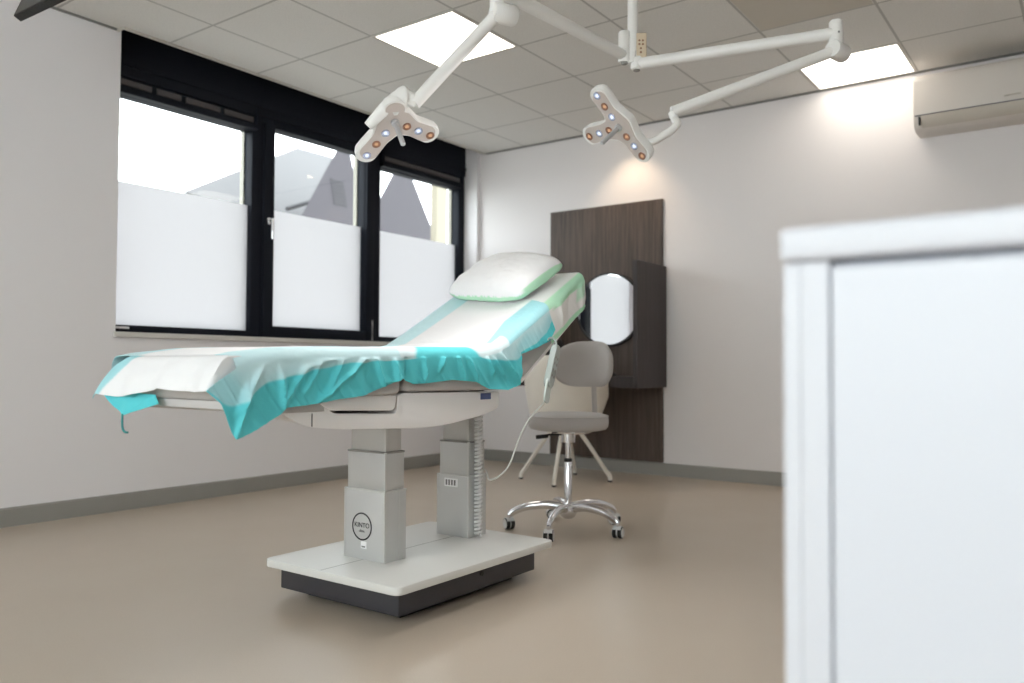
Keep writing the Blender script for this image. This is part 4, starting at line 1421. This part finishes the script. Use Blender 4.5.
def lamp_head(name, c, lobes, leds_per, label_):
    """three-lobed flat head; lobes are the three lobe tips about the centre"""
    n = lobes[0].cross(lobes[1]).normalized()
    if n.z > 0: n = -n
    order = sorted(range(3), key=lambda k: math.atan2(lobes[k].dot(n.cross(lobes[0].normalized())), lobes[k].dot(lobes[0].normalized())))
    ex = lobes[0].normalized(); ey = n.cross(ex)
    tips = [(l.dot(ex), l.dot(ey)) for l in lobes]
    tips = [tips[k] for k in order]
    W = 0.035
    outl = []
    for i, (tx, ty) in enumerate(tips):
        t = V((tx, ty)); L = t.length; d = t / L; s = V((-d.y, d.x))
        nx_ = V(tips[(i + 1) % 3]).normalized()
        # side in, rounded tip, side out
        outl.append(d * (L * 0.45) - s * W * 0.95)
        for k in range(9):
            a = -PI / 2 + PI * k / 8
            outl.append(d * (L - W * 0.9 + W * 0.9 * math.cos(a)) + s * (W * 1.05 * math.sin(a)))
        outl.append(d * (L * 0.45) + s * W * 0.95)
        outl.append((d + nx_).normalized() * 0.062)
    outl = round_poly([(p.x, p.y) for p in outl], 0.012, 3)
    def P(u, v, w): return c + ex * u + ey * v + n * w
    bm = B()
    rings = []
    for sc_, w in ((0.86, -0.030), (0.97, -0.024), (1.0, -0.012), (1.0, 0.006), (0.985, 0.010)):
        rings.append([bm.verts.new(P(u * sc_, v * sc_, w)) for u, v in outl])
    k = len(outl)
    for a, b in zip(rings, rings[1:]):
        for i in range(k):
            bm.faces.new((a[i], a[(i + 1) % k], b[(i + 1) % k], b[i]))
    bm.faces.new(rings[0]); bm.faces.new(rings[-1][::-1])
    head = obj('lamp_head', bm, M['lampwhite'], sg, 50, label=label_)
    bm = B()
    lo = [bm.verts.new(P(u * 0.90, v * 0.90, 0.0095)) for u, v in outl]
    hi = [bm.verts.new(P(u * 0.90, v * 0.90, 0.0125)) for u, v in outl]
    bm.faces.new(lo); bm.faces.new(hi[::-1])
    for i in range(k): bm.faces.new((lo[i], lo[(i + 1) % k], hi[(i + 1) % k], hi[i]))
    obj('light_face', bm, M['lampface'], head, 0)
    pos = []
    for i, (tx, ty) in enumerate(tips):
        t = V((tx, ty))
        for f, kind in ((0.82, 0), (0.54, 1), (0.27, 0)) if t.length > 0.12 else ():
            p = t * f
            pos.append((p.x, p.y, kind if i != 1 else 1 - kind))
    for (u, v, kind) in pos:
        bm = B(); lathe(bm, [(0.0150, 0.0), (0.0150, 0.003), (0.012, 0.004), (0.0070, 0.001)], P(u, v, 0.0122), n, 20, closed_ends=False)
        e = obj('led_ring', bm, M['led_rim'] if kind == 0 else M['led_rim_cool'], head, 50)
        bm = B(); lathe(bm, [(0.0070, 0.0005), (0.0062, 0.0025), (0.003, 0.0038), (0.0, 0.004)], P(u, v, 0.0122), n, 16)
        obj('led', bm, M['led_orange'] if kind == 0 else M['led_blue'], head, 60, label='warm orange LED' if kind == 0 else 'cool blue-white LED')
    bm = B()
    tube(bm, [P(0, 0, 0.010), P(0, 0, 0.022), P(0, 0, 0.024), P(0, 0, 0.120), P(0, 0, 0.124)], [0.014, 0.014, 0.0085, 0.0085, 0.006], 16)
    obj('sterile_handle', bm, M['handle_steel'], head, 50)
    return n

cR = V((-1.4037, 2.6062, 1.6782))
nR = lamp_head('lamp_head', cR, [V((-0.0568, -0.0954, 0.1257)), V((0.0690, 0.0855, -0.1192)), V((-0.1816, 0.0717, 0.0151))], 3, 'lamp head of the right arm')
cL = V((-1.9031, 1.9499, 1.6237))
nL = lamp_head('lamp_head', cL, [V((-0.1656, 0.0053, -0.1109)), V((0.0347, 0.1754, -0.0197)), V((0.0516, -0.0508, 0.0458))], 3, 'lamp head of the left arm')
for c_, n_ in ((cR, nR), (cL, nL)):
    ld = bpy.data.lights.new('surgical_beam', 'SPOT')
    ld.energy = 8; ld.color = (1.0, 0.98, 0.96); ld.spot_size = math.radians(155); ld.spot_blend = 0.9; ld.shadow_soft_size = 0.09
    lo2 = bpy.data.objects.new('surgical_beam', ld); COL.objects.link(lo2); lo2.parent = sg
    lo2.location = c_ + n_ * 0.135 - root_loc(sg)
    lo2.rotation_euler = n_.to_track_quat('-Z', 'Y').to_euler()
# yokes
bm = B()
pts = smooth_path([HRe, HRe + V((0.012, 0.0, -0.03)), V((-1.2515, 2.7530, 1.6908)), V((-1.2857, 2.7235, 1.6527)), V((-1.3380, 2.6744, 1.6243)), cR - nR * 0.024], 6)
tube(bm, pts, [0.0165] * 4 + [0.0150] * (len(pts) - 4), 14)
lathe(bm, [(0.03, -0.008), (0.034, 0.0), (0.034, 0.012)], cR - nR * 0.038, nR, 24)
obj('yoke', bm, M['lampwhite'], sg, 60)
bm = B()
pts = smooth_path([HLc + (V((JL.x, JL.y, 1.97)) - HLc) * 0.03, V((-1.8487, 1.9498, 1.6905)), V((-1.8713, 1.9216, 1.6740)), V((-1.9066, 1.8974, 1.6379)), V((-1.9448, 1.8717, 1.5886))], 6)
tube(bm, pts, [0.024] * 6 + [0.034, 0.036, 0.034, 0.031] + [lerp(0.028, 0.016, i / (len(pts) - 11)) for i in range(len(pts) - 10)], 16, flat=0.75)
tube(bm, [V((-1.8813, 1.9273, 1.6608)), cL - nL * 0.024], [0.03, 0.032], 16)
obj('yoke', bm, M['lampwhite'], sg, 60)

# ------------------------------------------------------------------ daylight
w = bpy.data.worlds.new('World')
sc.world = w
w.use_nodes = True
bg = w.node_tree.nodes['Background']
bg.inputs['Color'].default_value = (0.92, 0.965, 1.0, 1)
bg.inputs['Strength'].default_value = 3.0
# ------------------------------------------------------------------ camera
CAMP = V((0, 0, 0.8))
YAW, PITCH, ROLL = math.radians(35.92273199), math.radians(1.78617418), math.radians(0.26617232)
fF = V((-math.sin(YAW) * math.cos(PITCH), math.cos(YAW) * math.cos(PITCH), math.sin(PITCH)))
fR = V((math.cos(YAW), math.sin(YAW), 0))
fU = fR.cross(fF)
cd = bpy.data.cameras.new('Camera')
cam = bpy.data.objects.new('Camera', cd)
COL.objects.link(cam)
sc.camera = cam
cd.sensor_fit = 'HORIZONTAL'; cd.sensor_width = 36
cd.lens = 36 * 814.98 / 1024
cd.clip_start = 0.02; cd.clip_end = 300
r2 = fR * math.cos(ROLL) + fU * math.sin(ROLL)
u2 = -fR * math.sin(ROLL) + fU * math.cos(ROLL)
mw = Matrix((r2, u2, -fF)).transposed().to_4x4()
mw.translation = CAMP
cam.matrix_world = mw
cd.dof.use_dof = True
cd.dof.focus_distance = 2.75
cd.dof.aperture_fstop = 2.2

# ------------------------------------------------------------------ output look
sc.view_settings.view_transform = 'Standard'
sc.view_settings.look = 'None'
sc.view_settings.gamma = 1
sc.view_settings.use_curve_mapping = False
sc.view_settings.exposure = 1.33
sc.cycles.use_denoising = True
sc.cycles.max_bounces = 10
sc.cycles.diffuse_bounces = 6
sc.cycles.transparent_max_bounces = 12
sc.cycles.sample_clamp_indirect = 6
sc.cycles.caustics_reflective = False
sc.cycles.caustics_refractive = False
